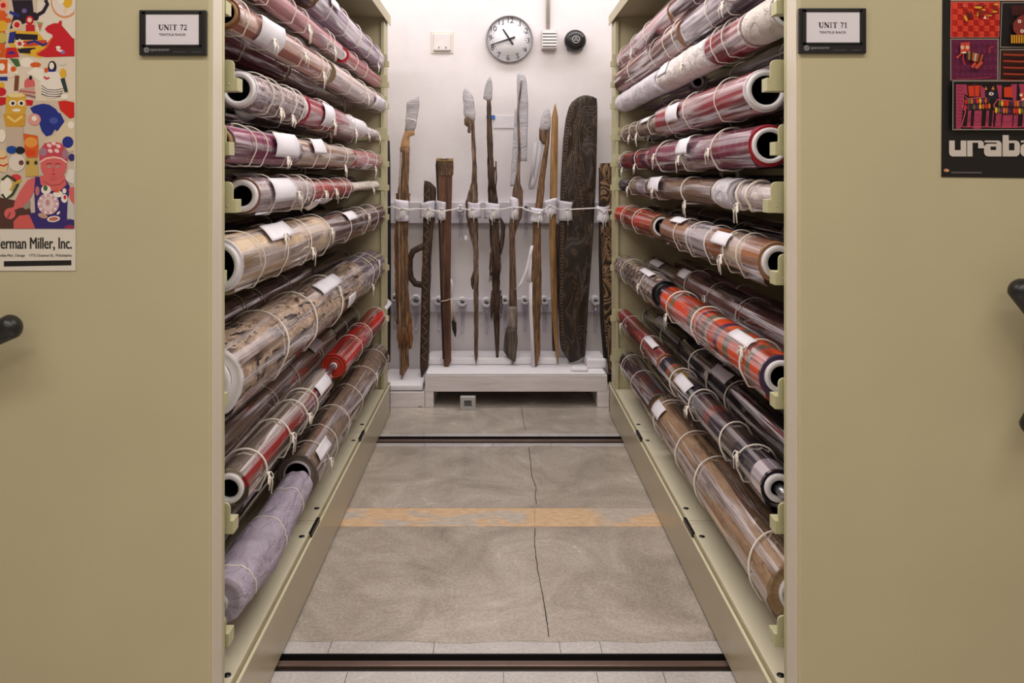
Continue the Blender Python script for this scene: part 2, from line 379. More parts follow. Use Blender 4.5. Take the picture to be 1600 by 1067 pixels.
# ---------------------------------------------------------------- rolls
def ring_uv(r, seg, y): return [((k/seg)*2*PI*r, y) for k in range(seg)]
def roll(side, row, rank, x0, x1, r, mat, label, ties=(), tags=(), core=(.028, .02, 'foam'), fl=1, edge=None, bows=(), name='textile_roll',
         rough=.015, xoff=0, zoff=0, edgew=.012, taper=None, group=None, tie_r=.0019, cat='textile roll', sag=0, spiral=0):
    sg = SG[side]; Xc = RX[side][rank]+xoff; Zc = ROWS[row-1]+zoff
    yy = lambda px: F*Xc/abs(px-CX)
    D0, D1 = (yy(x0) if x0 > 20 else x0), (yy(x1) if x1 > 20 else x1)
    flip = D0 > D1
    if flip: D0, D1 = D1, D0
    D0 = max(D0, 2.012); D1 = min(D1, YE-.045); L = D1-D0
    t = thing(name, label, cat, (sg*Xc, D0, Zc), group)
    seg = 40 if rank == 0 else 26; sd = random.random()*99
    def rr(a, y, base, amp):
        v = base*(1+amp*1.6*noise.noise(Vector((math.cos(a)*1.3, math.sin(a)*1.3, y*2.5+sd)))+amp*.8*noise.noise(Vector((math.cos(a)*4, math.sin(a)*4, y*9+sd))))
        if taper:
            q = y/L
            for (a0, f0), (a1, f1) in zip(taper[:-1], taper[1:]):
                if a0 <= q <= a1: v *= f0+(f1-f0)*(q-a0)/(a1-a0+1e-9); break
        return v
    def ring(y, base, amp, sgx=1):
        dz = -sag*math.sin(PI*min(1, max(0, y/L)))
        return [(-sg*math.cos(2*PI*k/seg+PI)*rr(2*PI*k/seg+PI, y, base, amp), y, math.sin(2*PI*k/seg+PI)*rr(2*PI*k/seg+PI, y, base, amp)+dz) for k in range(seg)]   # the seam of the pattern faces away from the aisle
    rc, ri, ck = core
    if rc:
        cm = {'foam': foam(), 'card': M_CARD, 'black': M_BLK, 'grey': flat((190, 186, 190), .7), 'red': flat((150, 30, 40), .6)}[ck]
        out = .004; g = G()
        prof = [(rc, -out), (rc-.0025, -out-.003), (ri+.001, -out-.002), (ri, -out+.002), (ri, L+out-.002), (ri+.001, L+out+.002), (rc-.0025, L+out+.003), (rc, L+out), (rc, L*.5), (rc, -out)]
        g.loft([[(-sg*math.cos(2*PI*k/32)*a, y, math.sin(2*PI*k/32)*a) for k in range(32)] for a, y in prof], cap=False)
        g.build('core_tube', [cm, M_DARK], t)
        g = G(); g.loft([[(-sg*math.cos(2*PI*k/32)*(ri-.0006), y, math.sin(2*PI*k/32)*(ri-.0006)) for k in range(32)] for y in (.006, L-.006)], cap=False); g.build('shaded_tube_lining', M_BLK, t)  # black inner core, its colour also paints in the shade of the deep hollow
    # cloth
    ny = max(6, int(L/.045)) if (rough > .02 or sag or taper) else max(4, int(L/.12))
    g = G(); rings = []; uvs = []
    for i in range(ny+1):
        y = edgew+(L-2*edgew)*i/ny; rings.append(ring(y, r, rough)); uvs += ring_uv(r, seg, ((L-y) if flip else y)/(L if mat.name.startswith('striped_panel') else 1))
    g.loft(rings, cap=False, uvs=uvs)
    em = edge if edge is not None else mat
    for ya, dirn in ((edgew, -1), (L-edgew, 1)):                                  # wound ends, a step per layer
        rin = rc if rc else .004; nst = 6 if spiral else 3; rs = []; uu = []; q0 = ring(ya, r, rough); 
        for j in range(nst+1):
            fct = 1-j/nst
            for e in (0, 1):
                if j == nst and e: continue
                f2 = fct-(.0 if not e else .55/nst)
                yj = ya+dirn*(edgew*.35 if (j+e) % 2 == 0 else edgew*(.8 if spiral else .55))*(1 if j < nst else 1) 
                uq = 0; rs.append([((rin/r+(1-rin/r)*f2)*p[0], yj if not (j == 0 and e == 0) else ya, (rin/r+(1-rin/r)*f2)*p[2]) for p in q0])
                uu += ring_uv(r, seg, ya+j*.003)
        g.loft(rs, 1, cap=(rc == 0 or rc < .001), uvs=uu)
    g.build('rolled_cloth' if cat != 'tissue roll' else 'tissue_wrap', [mat, em], t)
    rf = r
    if fl:
        rf = r+.003; g = G(); rings = []; uvs = []; fseg = seg; nf = max(5, int(L/.09))
        for i in range(nf+1):
            y = -.006+(L+.012)*i/nf; rg = []
            for k in range(fseg):
                a = (2*PI*k/fseg+PI) % (2*PI); b = rr(a, max(0, min(L, y)), rf, rough)
                fold = .008*max(0, noise.noise(Vector((math.cos(a)*6, math.sin(a)*6, y*1.6+sd))))
                flap = .012*math.exp(-((a-1.68*PI)/.16)**2)+.012*math.exp(-((a-3.68*PI)/.16)**2)*0
                b += fold+flap
                rg.append((-sg*math.cos(a)*b, y, math.sin(a)*b-sag*math.sin(PI*min(1, max(0, y/L)))))
            rings.append(rg); uvs += ring_uv(rf, fseg, y)
        g.loft(rings, cap=False, uvs=uvs); (g.flipped() if sg < 0 else g).build('plastic_wrap', M_FILMG if fl == 2 else M_FILM, t)
        rf = r+.008
    for px in ties:
        y = (yy(px) if px > 20 else px)-D0
        if y < 0 or y > L: continue
        tilt = random.uniform(-.35, .35); g = G(); n = 44; pts = []
        for k in range(n):
            a = 2*PI*k/n; b = rr(a, y, rf, rough)+.0012+.009*math.exp(-((a-1.68*PI)/.2)**2)*(1 if fl else 0)
            pts.append((-sg*math.cos(a)*b, y+tilt*rf*math.cos(a+.6), math.sin(a)*b-sag*math.sin(PI*y/L)))
        g.tube(pts, tie_r, 6, True)
        to = g.build('cotton_tie', M_TIE, t)
        if px in bows:
            g = G(); a0 = random.uniform(-.5, .7) if row > 6 else random.uniform(-.9, .2)
            b = rr(a0, y, rf, rough)+.004; c = Vector((-sg*math.cos(a0)*b, y+tilt*rf*math.cos(a0+.6), math.sin(a0)*b)); o_ = Vector((-sg*math.cos(a0), 0, math.sin(a0)*.6))
            for s2 in (-1, 1):                                                     # two loops and two hanging tails
                lp = []
                for k in range(9):
                    q = PI*2*k/9; lp.append(c+Vector((0, s2*.017*(1-math.cos(q))*.75, -.018*(1-math.cos(q))*.5-.009*math.sin(q)))+o_*(.004+.006*math.sin(q/2)))
                g.tube(lp, .0022, 5, True)
                ln = random.uniform(.03, .065); g.tube([c+o_*.004, c+o_*.012+Vector((0, s2*.012, -ln*.4)), c+o_*.008+Vector((0, s2*random.uniform(.006, .022), -ln))], .0023, 5)
            g.tube([c-Vector((0, .005, 0)), c+o_*.004, c+Vector((0, .005, 0))], .005, 6)
            g.build('bow', M_TIE, to)
    for tg in tags:
        xa, xb, a0, a1 = tg[:4]; lift = tg[4]*.6 if len(tg) > 4 else 0
        q_ = (a1-a0)*.1; a0 += q_; a1 -= q_
        if xa > 20: q_ = (xb-xa)*.06; xa += q_; xb -= q_
        ya, yb_ = (yy(xa) if xa > 20 else xa)-D0, (yy(xb) if xb > 20 else xb)-D0
        g = G(); nu, nv = 7, 4; vs = []; sk = random.uniform(-.12, .12)
        for i in range(nu):
            a = math.radians(a0+(a1-a0)*i/(nu-1))
            for j in range(nv):
                y = ya+(yb_-ya)*j/(nv-1)+sk*(a-math.radians(a0))*rf
                b = rr(a, y, rf, rough)+.0035+lift*(j/(nv-1))**2+.002*noise.noise(Vector((a*3, y*20, sd)))+ (.006*(i/(nu-1))**3 if lift else 0)
                vs.append((-sg*math.cos(a)*b, y, math.sin(a)*b-sag*math.sin(PI*max(0, min(1, y/L)))))
        fs = [(i*nv+j, i*nv+j+1, (i+1)*nv+j+1, (i+1)*nv+j) for i in range(nu-1) for j in range(nv-1)]
        g.add(vs, fs, 0, None, True); o = g.build('paper_tag', M_PAPER, t)
        so = o.modifiers.new('thickness', 'SOLIDIFY'); so.thickness = .0006
    return t

W_ = (236, 230, 228)

ST = lambda *a: tuple(a)
# ---- left rack, outer rank, row by row from the top (x positions are where each roll begins and ends in the photo)
LIL = (204, 192, 206)
roll('L', 1, 0, 476, 600, .056, tx_long(ST((0, (206, 198, 210)), (.35, (176, 160, 172)), (.5, (216, 210, 220)), (.8, (190, 180, 196))), 7), 'lavender grey roll in clear wrap, topmost of the left rack beside the canopy',
     (495, 522, 545, 562, 578), [(490, 508, -10, 45)], (.034, .026, 'black'), 2, (120, 90, 60) and flat((110, 80, 56)), (578,))
roll('L', 1, 0, 2.06, 472, .05, tx_long(ST((0, (120, 84, 84)), (.4, (196, 170, 170)), (.6, (92, 66, 66))), 8), 'dark mauve roll high on the left rack, cut off by the top of the photo', (430, 455), (), (.03, .022, 'foam'), 1)
roll('L', 2, 0, 2.06, 524, .037, tx_long(ST((0, (204, 160, 164)), (.3, (150, 96, 104)), (.55, (214, 180, 182)), (.8, (176, 128, 134))), 9), 'thin dusty pink roll ending at a bare steel rod, upper left rack',
     (400, 440, 462, 500, 507), (), (.02, .014, 'grey'), 1, None, (462, 507), sag=0)
roll('L', 2, 0, 533, 591, .036, tx_long(ST((0, (206, 148, 150)), (.4, (224, 178, 176)), (.7, (186, 116, 120))), 6), 'short salmon pink roll with a bright red end, upper left rack far end',
     (545, 562), (), (.024, .015, 'foam'), 1, flat((196, 30, 44)))
roll('L', 3, 0, 350, 500, .043, tx_long(ST((0, (214, 184, 164)), (.3, (190, 140, 118)), (.5, (224, 204, 188)), (.8, (172, 112, 96))), 8), 'tan and peach roll on a cardboard core with a white paper at its near end',
     (362, 400, 450, 485, 494), [(378, 420, -75, 40, .006)], (.036, .028, 'card'), 1, flat((150, 100, 62)), (400, 450, 485), name='textile_roll')
roll('L', 3, 0, 506, 597, .05, tx_long(ST((0, (226, 216, 208)), (.45, (196, 180, 172)), (.6, (232, 226, 222)), (.85, (206, 190, 182))), 5), 'cream roll with blue and tan wound layers at its near end, left rack',
     (530, 555, 572, 585), [(570, 590, -60, 20)], (.026, .019, 'foam'), 1, flat((150, 128, 98)), (555, 585), spiral=1)
roll('L', 4, 0, 372, 456, .053, tx_print((214, 204, 200), (130, 108, 102), (56, 44, 42), 60, 22, .42), 'cream roll with dark brown print and a thick white foam tube end, left rack',
     (392, 408, 436, 449), (), (.049, .034, 'foam'), 1, foam(), (408, 436))
roll('L', 4, 0, 461, 560, .055, tx_long(ST((0, (196, 120, 126)), (.3, (150, 52, 66)), (.5, (212, 160, 160)), (.75, (168, 76, 88))), 5, .8), 'rose red roll with a white paper band and red rimmed foam end, left rack',
     (490, 497, 540, 552), [(482, 502, -60, 50)], (.047, .03, 'foam'), 1, flat((170, 22, 44)), (497, 540), taper=((0, 1), (.45, .95), (1, .6)))
roll('L', 4, 0, 562, 592, .024, tx_tissue((228, 222, 228)), 'thin crumpled white tissue end tied with tape, left rack far end', (568, 576, 585), (), (.01, .006, 'foam'), 0, None, (568, 585), rough=.09, cat='tissue roll', name='tissue_roll')
MAR = ST((0, (150, 84, 108)), (.25, (112, 44, 70)), (.5, (178, 128, 144)), (.7, (124, 56, 84)))
roll('L', 5, 0, 2.06, 448, .049, tx_long(MAR, 5), 'plum roll with white paper tag and open hollow end, left rack at eye level',
     (366, 386, 422, 436), [(400, 440, -35, 55, .01)], (.042, .033, 'card'), 1, flat((130, 110, 120)), (422,))
roll('L', 5, 0, 451, 541, .047, tx_long(ST((0, (206, 190, 170)), (.4, (182, 156, 132)), (.6, (216, 204, 188)), (.85, (150, 118, 96))), 5), 'plain beige roll with a white tag beside the plum roll, left rack',
     (475, 496, 525), [(466, 486, -10, 60, .012)], (.044, .034, 'grey'), 1, flat((120, 96, 84)), (525,))
roll('L', 5, 0, 543, 604, .043, tx_long(ST((0, (202, 146, 148)), (.5, (216, 170, 168)), (.8, (180, 116, 122))), 5), 'pink roll with a bright red band at its near edge, left rack at eye level',
     (560, 575, 588), [(556, 566, -75, -20, .01)], (.036, .026, 'foam'), 1, flat((206, 30, 28)), (575, 588), edgew=.05)
roll('L', 6, 0, 378, 466, .052, tx_print((206, 196, 194), (160, 146, 146), (120, 108, 108), 50, 25, .5), 'grey speckled roll on a thick white foam tube with a wide white tag, left rack',
     (402, 436, 455, 466), [(396, 436, -30, 60), (466, 472, -80, -20, .02)], (.046, .03, 'foam'), 1, flat((150, 110, 96)), (436,))
roll('L', 6, 0, 468, 540, .037, tx_plaid((168, 52, 52), (216, 170, 160), (66, 40, 44), 26, 22), 'red plaid roll tied with tape beside the grey speckled roll, left rack',
     (487, 505, 524, 533), [(480, 500, -85, -30, .02)], (.02, .012, 'foam'), 1, None, (487, 505))
roll('L', 6, 0, 541, 593, .022, tx_tissue((232, 222, 214)), 'thin crumpled white tissue end beside the red plaid roll', (550, 575), (), (.01, .006, 'foam'), 0, None, (575,), rough=.12, cat='tissue roll', name='tissue_roll')
roll('L', 7, 0, 2.075, 488, .073, tx_print((216, 200, 170), (196, 170, 132), (176, 120, 76), 14, 10, .55), 'wide cream roll with a white foam end, straw wisps and a paper tag, left rack',
     (365, 410, 452, 484), [(385, 428, 25, 75, .006)], (.064, .05, 'foam'), 1, foam(), (410, 452, 484), xoff=.008)
roll('L', 7, 0, 492, 606, .062, tx_long(ST((0, (112, 92, 88)), (.3, (74, 56, 54)), (.5, (150, 132, 124)), (.8, (92, 70, 66))), 4), 'dark brown striped roll with a black wound end and four tapes, left rack',
     (525, 555, 572, 588), [(522, 540, 20, 70)], (.05, .04, 'black'), 1, M_BLK, (555,), xoff=.004)
roll('L', 8, 0, 2.08, 542, .1, tx_print((212, 194, 168), (150, 128, 108), (52, 40, 36), 30, 8, .44), 'very thick cream roll with brown brushed pattern and white foam end, left rack',
     (400, 452, 497), [(470, 508, 35, 75), (505, 520, -30, 5)], (.07, .045, 'foam'), 1, foam(), (497,), xoff=.04, tie_r=.0032, rough=.03)
roll('L', 8, 0, 545, 608, .092, tx_long(ST((0, (150, 140, 142)), (.4, (176, 168, 172)), (.7, (132, 122, 126))), 3, 1.5), 'thick grey roll crumpled in plastic, far end beside the thick cream roll',
     (556, 566, 580, 596), (), (.04, .03, 'grey'), 2, None, (556, 566, 580), xoff=.036, rough=.04)
RG = ST((0, (110, 100, 84)), (.18, (170, 40, 32)), (.34, (140, 130, 112)), (.5, (84, 74, 62)), (.66, (150, 44, 40)), (.8, (170, 160, 146)))
roll('L', 9, 0, 358, 500, .052, tx_long(RG, 3.2, .3), 'long red and grey green striped roll with a rod at its far end, left rack',
     (383, 425, 453, 470), [(475, 496, 5, 60)], (.04, .026, 'foam'), 1, None, (383, 425, 453), tie_r=.003)
roll('L', 9, 0, 521, 604, .056, tx_long(ST((0, (196, 40, 30)), (.4, (178, 110, 80)), (.6, (206, 46, 34)), (.85, (160, 30, 24))), 3.2, .2), 'bright red roll with a spirally wound near end and a white tag, left rack',
     (545, 562, 585), [(588, 599, 20, 75)], (.016, .01, 'foam'), 1, flat((190, 50, 30)), (585,), spiral=1)
roll('L', 10, 0, 2.06, 466, .07, tx_tissue((176, 164, 182), .6), 'lumpy lavender cloth wrapped bundle sagging onto the deck, left rack bottom row',
     (362, 415, 447), (), (.02, .012, 'grey'), 0, None, (), rough=.1, xoff=-.01, zoff=-.02, sag=.012, taper=((0, .86), (.35, 1.0), (.42, .98), (.6, .86), (1, .74)), name='wrapped_bundle', cat='cloth bundle')
roll('L', 10, 0, 464, 594, .074, tx_print((152, 134, 116), (120, 102, 86), (78, 64, 54), 14, 110, .46), 'coarse brown bark cloth roll tied with many tapes, left rack bottom row',
     (478, 495, 517, 540, 562, 580), [(468, 486, 20, 55, .01)], (.05, .044, 'grey'), 1, flat((110, 98, 90)), (478, 562), rough=.04)
# steel rods seen between rolls
def rod(side, row, x0, x1, r, label):
    sg = SG[side]; Xc = RX[side][0]; yy = lambda px: F*Xc/abs(px-CX); a, b = yy(x0), yy(x1)
    g = G(); g.tube([(0, 0, 0), (0, b-a, 0)], r, 16); o = g.build('steel_rod', M_STEEL); o.location = (sg*Xc, a, ROWS[row-1]); tag(o, label, 'rod')
rod('L', 2, 522, 534, .011, 'short bare steel rod between two pink rolls, upper left rack')
rod('L', 9, 498, 523, .013, 'bare steel rod between the striped roll and the bright red roll, left rack')
# ---- left rack, middle rank
roll('L', 2, 1, 2.1, 462, .045, tx_long(ST((0, (120, 106, 108)), (.3, (60, 50, 54)), (.6, (160, 148, 150)), (.8, (80, 66, 68))), 9), 'smoky dark roll in glossy wrap behind the thin dusty pink roll', (412,), [(442, 458, -60, 30)], (.03, .02, 'foam'), 1)
roll('L', 2, 1, 486, 575, .05, tx_long(ST((0, (176, 150, 156)), (.5, (150, 120, 128)), (.8, (190, 168, 172))), 5), 'mauve roll with a white hollow end behind the salmon pink roll', (520, 545), (), (.046, .02, 'foam'), 1, foam(), (545,))
roll('L', 3, 1, 2.1, 432, .046, tx_long(ST((0, (110, 34, 46)), (.2, (206, 170, 170)), (.27, (126, 46, 58)), (.6, (150, 90, 96)), (.7, (96, 34, 44))), 7), 'dark red roll with one pale stripe behind the tan and peach roll', (358, 428), (), (.03, .02, 'foam'), 1)
roll('L', 3, 1, 437, 560, .046, tx_plain((150, 134, 124), (180, 164, 152)), 'beige roll behind the cream roll with the blue and tan end', (478, 520), (), (.038, .028, 'card'), 1, None, (520,))
roll('L', 4, 1, 385, 470, .047, tx_plain((60, 50, 48), (96, 84, 78)), 'dark roll with a white foam end below the foam tube roll, left rack', (420,), (), (.044, .018, 'foam'), 1, foam())
roll('L', 4, 1, 472, 590, .045, tx_long(ST((0, (120, 84, 84)), (.5, (164, 130, 126)), (.8, (90, 62, 62))), 5), 'brownish pink roll behind the rose red roll, left rack', (500, 540), (), (.03, .02, 'foam'), 1, None, (500,))
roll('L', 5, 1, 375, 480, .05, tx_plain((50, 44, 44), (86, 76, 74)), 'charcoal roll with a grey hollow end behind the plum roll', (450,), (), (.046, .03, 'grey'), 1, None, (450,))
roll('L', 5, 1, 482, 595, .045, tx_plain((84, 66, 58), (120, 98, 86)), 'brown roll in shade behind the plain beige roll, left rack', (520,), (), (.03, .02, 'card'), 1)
roll('L', 6, 1, 2.1, 470, .05, tx_plain((60, 44, 40), (92, 72, 64)), 'dark brown roll with paper tags behind the foam tube roll', (440,), [(352, 392, 30, 80, .01), (400, 425, 40, 75)], (.03, .02, 'foam'), 1)
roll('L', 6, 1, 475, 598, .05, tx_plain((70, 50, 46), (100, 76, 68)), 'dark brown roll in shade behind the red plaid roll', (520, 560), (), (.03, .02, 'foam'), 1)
roll('L', 7, 1, 2.1, 520, .058, tx_print((156, 136, 116), (124, 104, 88), (84, 68, 58), 30, 8, .5), 'mottled brown roll with loose tapes behind the wide cream roll', (355, 385, 430, 480), (), (.03, .02, 'foam'), 1, zoff=-.06)
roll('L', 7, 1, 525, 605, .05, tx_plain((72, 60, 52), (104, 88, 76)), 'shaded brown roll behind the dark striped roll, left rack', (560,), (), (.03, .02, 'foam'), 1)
roll('L', 8, 1, 2.1, 470, .062, tx_print((166, 146, 126), (140, 120, 102), (100, 82, 70), 40, 6, .5), 'taupe roll wound with three tapes behind the very thick cream roll', (358, 385, 430), (), (.03, .02, 'foam'), 1, xoff=.055, zoff=.05)
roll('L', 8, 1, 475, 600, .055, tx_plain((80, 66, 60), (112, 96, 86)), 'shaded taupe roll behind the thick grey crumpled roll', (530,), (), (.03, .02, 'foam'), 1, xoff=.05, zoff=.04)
roll('L', 9, 1, 2.1, 505, .07, tx_long(ST((0, (152, 134, 118)), (.5, (130, 112, 98)), (.8, (164, 148, 132))), 4), 'long taupe brown roll in wrap behind the red and grey green roll', (400, 440, 478), [(468, 486, 30, 75)], (.05, .04, 'grey'), 1)
roll('L', 9, 1, 510, 598, .055, tx_print((92, 70, 60), (70, 50, 44), (40, 30, 28), 30, 12, .5), 'dark mottled roll behind the bright red roll, left rack', (525, 545), (), (.04, .03, 'black'), 1)
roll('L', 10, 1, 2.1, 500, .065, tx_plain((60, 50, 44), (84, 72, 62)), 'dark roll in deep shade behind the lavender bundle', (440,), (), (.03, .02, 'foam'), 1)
# ---- right rack, outer rank
roll('R', 1, 0, 966, 1062, .052, tx_long(ST((0, (206, 176, 178)), (.3, (150, 110, 112)), (.5, (214, 196, 200)), (.75, (176, 136, 138))), 6), 'pink and mauve roll near the canopy, topmost of the right rack',
     (972, 984, 1003, 1024), (), (.04, .03, 'card'), 1, flat((140, 104, 70)), (984, 1003), cat='textile roll')
roll('R', 1, 0, 1066, 2.06, .05, tx_long(ST((0, (110, 60, 62)), (.4, (170, 130, 130)), (.7, (84, 48, 50))), 6), 'dark red roll high on the right rack, cut off by the top of the photo', (1100,), (), (.03, .022, 'foam'), 1)
roll('R', 2, 0, 958, 1082, .062, tx_long(ST((0, (210, 176, 170)), (.28, (140, 104, 92)), (.5, (216, 190, 184)), (.7, (120, 86, 76))), 4), 'tan and brown roll with stacked ring ends and an upright paper tag, right rack',
     (966, 1000, 1040, 1062, 1076), [(1026, 1042, 20, 75, .05)], (.044, .03, 'foam'), 1, flat((150, 116, 92)), (), spiral=1)
roll('R', 2, 0, 1088, 2.08, .058, tx_long(ST((0, (150, 140, 146)), (.2, (66, 58, 62)), (.4, (190, 182, 190)), (.6, (96, 88, 92)), (.8, (168, 158, 166))), 5), 'grey and charcoal striped roll in glossy wrap, upper right rack',
     (1130, 1165), (), (.055, .047, 'black'), 2, M_BLK, (1165,))
roll('R', 3, 0, 964, 1040, .056, tx_tissue((226, 220, 230)), 'white tissue wrapped roll, far end of the right rack above the black cored rolls', (982, 1000), (), (.03, .022, 'black'), 0, None, (), rough=.04, cat='tissue roll', name='tissue_roll')
roll('R', 3, 0, 1044, 1122, .058, tx_tissue((230, 222, 222)), 'pale crumpled tissue roll with a long hanging tape, middle of the right rack', (1092,), [(1046, 1064, -10, 60)], (.03, .022, 'black'), 0, None, (1092,), rough=.05, cat='tissue roll', name='tissue_roll')
roll('R', 3, 0, 1125, 1186, .056, tx_range(ST((0, (196, 176, 170)), (.02, (150, 52, 56)), (.35, (126, 30, 38)), (.72, (176, 110, 112)), (.93, (232, 222, 220))), 1.0), 'deep red roll with a pale band beside the pale tissue roll, right rack',
     (1140, 1158), (), (.05, .04, 'foam'), 1, None, ())
roll('R', 3, 0, 1188, 2.06, .056, tx_tissue((216, 206, 202)), 'white foam tube end beside the deep red roll, upper right rack', (), (), (.05, .042, 'foam'), 0, None, (), rough=.02, cat='tissue roll', name='foam_tube')
roll('R', 4, 0, 974, 1040, .037, tx_print((176, 160, 140), (120, 104, 88), (60, 48, 42), 60, 60, .42), 'narrow beige patterned roll with a white tag and many tapes, right rack far end',
     (984, 996, 1008, 1028), [(1012, 1027, 15, 75)], (.02, .012, 'foam'), 1, None, (996, 1008))
roll('R', 4, 0, 1044, 1197, .062, tx_long(ST((0, (150, 50, 58)), (.22, (196, 150, 152)), (.4, (130, 34, 44)), (.55, (206, 168, 170)), (.78, (140, 44, 50))), 5), 'wine red roll with a white foam end held by the arm, upper right rack',
     (1065, 1096, 1150), [(1066, 1088, -30, 40)], (.056, .042, 'foam'), 1, foam(), ())
roll('R', 5, 0, 958, 1025, .043, tx_range(ST((0, (200, 180, 190)), (.06, (50, 46, 90)), (.16, (142, 40, 46)), (.34, (160, 66, 56)), (.52, (44, 40, 84)), (.6, (150, 44, 50)), (.78, (58, 50, 92)), (.84, (146, 44, 48)), (.93, (216, 208, 214))), 1.0), 'red roll with navy bands and hanging tapes, right rack far end at eye level',
     (965, 982, 1006), (), (.03, .02, 'foam'), 1, None, (965, 982, 1006))
roll('R', 5, 0, 1030, 1203, .06, tx_plaid((126, 40, 62), (90, 60, 84), (170, 110, 128), 22, 16), 'maroon plaid roll with red rimmed white end and white tag, right rack eye level',
     (1050, 1092, 1145), [(1082, 1108, -10, 50, .012)], (.05, .038, 'foam'), 1, flat((170, 24, 44)), (1050, 1092, 1145), tie_r=.0028)
roll('R', 6, 0, 959, 990, .036, tx_plain((34, 34, 48), (54, 52, 70)), 'short dark navy roll with a white bow, far end of the right rack', (968,), (), (.02, .012, 'foam'), 1, None, (968,))
roll('R', 6, 0, 991, 1018, .038, tx_range(ST((0, (150, 140, 120)), (.55, (200, 194, 204))), 1.0), 'short grey green roll with a pale wide band beside the navy roll', (997,), (), (.03, .02, 'grey'), 1, foam(), (997,))
roll('R', 6, 0, 1020, 1130, .043, tx_geo((66, 52, 50), (170, 142, 112), (110, 80, 62), 30, 26), 'dark brown roll with dotted tan pattern and curling tag, right rack',
     (1040, 1085), [(1028, 1052, -20, 60, .015)], (.036, .026, 'foam'), 1, None, (1040, 1085), tie_r=.003)
roll('R', 6, 0, 1133, 1160, .05, tx_tissue((206, 200, 210)), 'short pale grey padded end with folded tissue, right rack below the maroon plaid roll', (1140,), (), (.038, .028, 'grey'), 0, None, (), rough=.05, cat='tissue roll', name='tissue_roll')
roll('R', 6, 0, 1163, 2.07, .034, tx_tissue((226, 218, 214)), 'thin white roll bound with cord at the near end of the right rack', (1172, 1190), (), (.02, .012, 'foam'), 1, None, (1172,), rough=.05, cat='tissue roll', name='tissue_roll', tie_r=.004)
roll('R', 7, 0, 957, 1036, .056, tx_print((196, 58, 36), (150, 110, 70), (170, 44, 32), 9, 8, .52), 'vermilion roll with tan leafy pattern, far end of the right rack',
     (967, 988, 1008), (), (.045, .036, 'foam'), 1, flat((150, 122, 88)), (), spiral=1, xoff=-.004)
roll('R', 7, 0, 1050, 2.16, .056, tx_range(ST((0, (150, 110, 84)), (.18, (168, 132, 100)), (.34, (214, 210, 216)), (.58, (166, 106, 60)), (.72, (206, 188, 166)), (.88, (174, 116, 70))), 1.0), 'caramel roll with cream bands, white paper tags and ring end, right rack',
     (1078, 1100, 1128, 1160, 1182), [(1062, 1084, 40, 85), (1138, 1168, 10, 60)], (.046, .03, 'foam'), 1, flat((160, 120, 84)), (1160,))
roll('R', 8, 0, 957, 1040, .062, tx_geo((176, 162, 144), (84, 64, 58), (196, 184, 166), 9, 5), 'cream roll with brown triangles and a black wound near end, right rack',
     (968, 990, 1022), [(1010, 1030, 50, 85)], (.05, .02, 'black'), 1, M_BLK, (1022,), spiral=1)
ORG = ST((0, (110, 60, 90)), (.025, (226, 82, 28)), (.16, (120, 110, 80)), (.2, (222, 74, 26)), (.38, (124, 112, 84)), (.42, (230, 88, 34)), (.48, (96, 50, 86)), (.5, (230, 90, 34)), (.53, (120, 112, 90)), (.57, (226, 200, 180)), (.59, (224, 80, 30)), (.65, (90, 50, 90)), (.68, (228, 110, 60)), (.73, (116, 110, 86)), (.77, (230, 84, 28)), (.9, (124, 112, 84)), (.93, (230, 84, 28)))
roll('R', 8, 0, 1050, 2.14, .058, tx_range(ORG[:30], 1.0), 'bright orange roll with green and purple stripes and a white foam end, right rack',
     (1068, 1108, 1190), [(1160, 1196, 40, 80)], (.044, .03, 'foam'), 1, flat((70, 50, 84)), (1068, 1190), tie_r=.003)
roll('R', 9, 0, 962, 1042, .045, tx_bands(ST((0, (150, 40, 40)), (.3, (176, 60, 52)), (.5, (120, 30, 34)), (.7, (166, 90, 80))), 24, 1.5), 'red knobbly woven roll with fuzzy tan end and a tag, right rack',
     (970, 988, 1018), [(1016, 1034, 40, 85)], (.03, .02, 'foam'), 1, flat((170, 110, 80)), (988,), rough=.04)
roll('R', 9, 0, 1046, 2.16, .048, tx_range(ST((0, (40, 36, 50)), (.1, (160, 84, 60)), (.13, (120, 100, 60)), (.2, (150, 120, 66)), (.27, (70, 66, 50)), (.34, (46, 40, 54)), (.5, (96, 86, 74)), (.55, (150, 80, 66)), (.6, (56, 48, 60)), (.72, (90, 80, 70)), (.8, (40, 36, 48)), (.93, (216, 212, 220))), 1.0), 'dark navy roll with multicoloured woven bands and a white tag, right rack',
     (1068, 1100, 1150, 1182), [(1072, 1094, 15, 75)], (.038, .022, 'foam'), 1, None, (1100, 1182), tie_r=.0028)
rod('R', 9, 1216, 1227, .014, 'end of a steel rod at the near end of the multicoloured navy roll, right rack')
roll('R', 10, 0, 984, 1034, .062, tx_print((96, 50, 44), (50, 62, 76), (40, 28, 26), 14, 14, .5), 'dark multicoloured roll with russet and blue patches, far end of the right bottom row',
     (990, 1008), (), (.04, .03, 'card'), 1, flat((110, 90, 66)), (), spiral=1, xoff=.01)
roll('R', 10, 0, 1043, 2.07, .08, tx_print((172, 146, 114), (150, 122, 92), (116, 90, 68), 50, 9, .5), 'long plain brown bark cloth roll resting low above the right deck',
     (1052, 1090, 1122, 1215), [(1046, 1060, 10, 60)], (.05, .04, 'foam'), 1, None, (), xoff=.02, tie_r=.003)
g = G(); pts = [Vector((.022*math.sin(k*1.1)+.01*k*.3, .02*math.cos(k*1.7)-.004*k, .0035+.003*(k % 2))) for k in range(14)]
g.tube(pts, .0022, 6); o = g.build('loose_cotton_tape', M_TIE); o.location = (.83, 3.22, .206); tag(o, 'loose curl of white cotton tape lying on the right deck', 'tape')
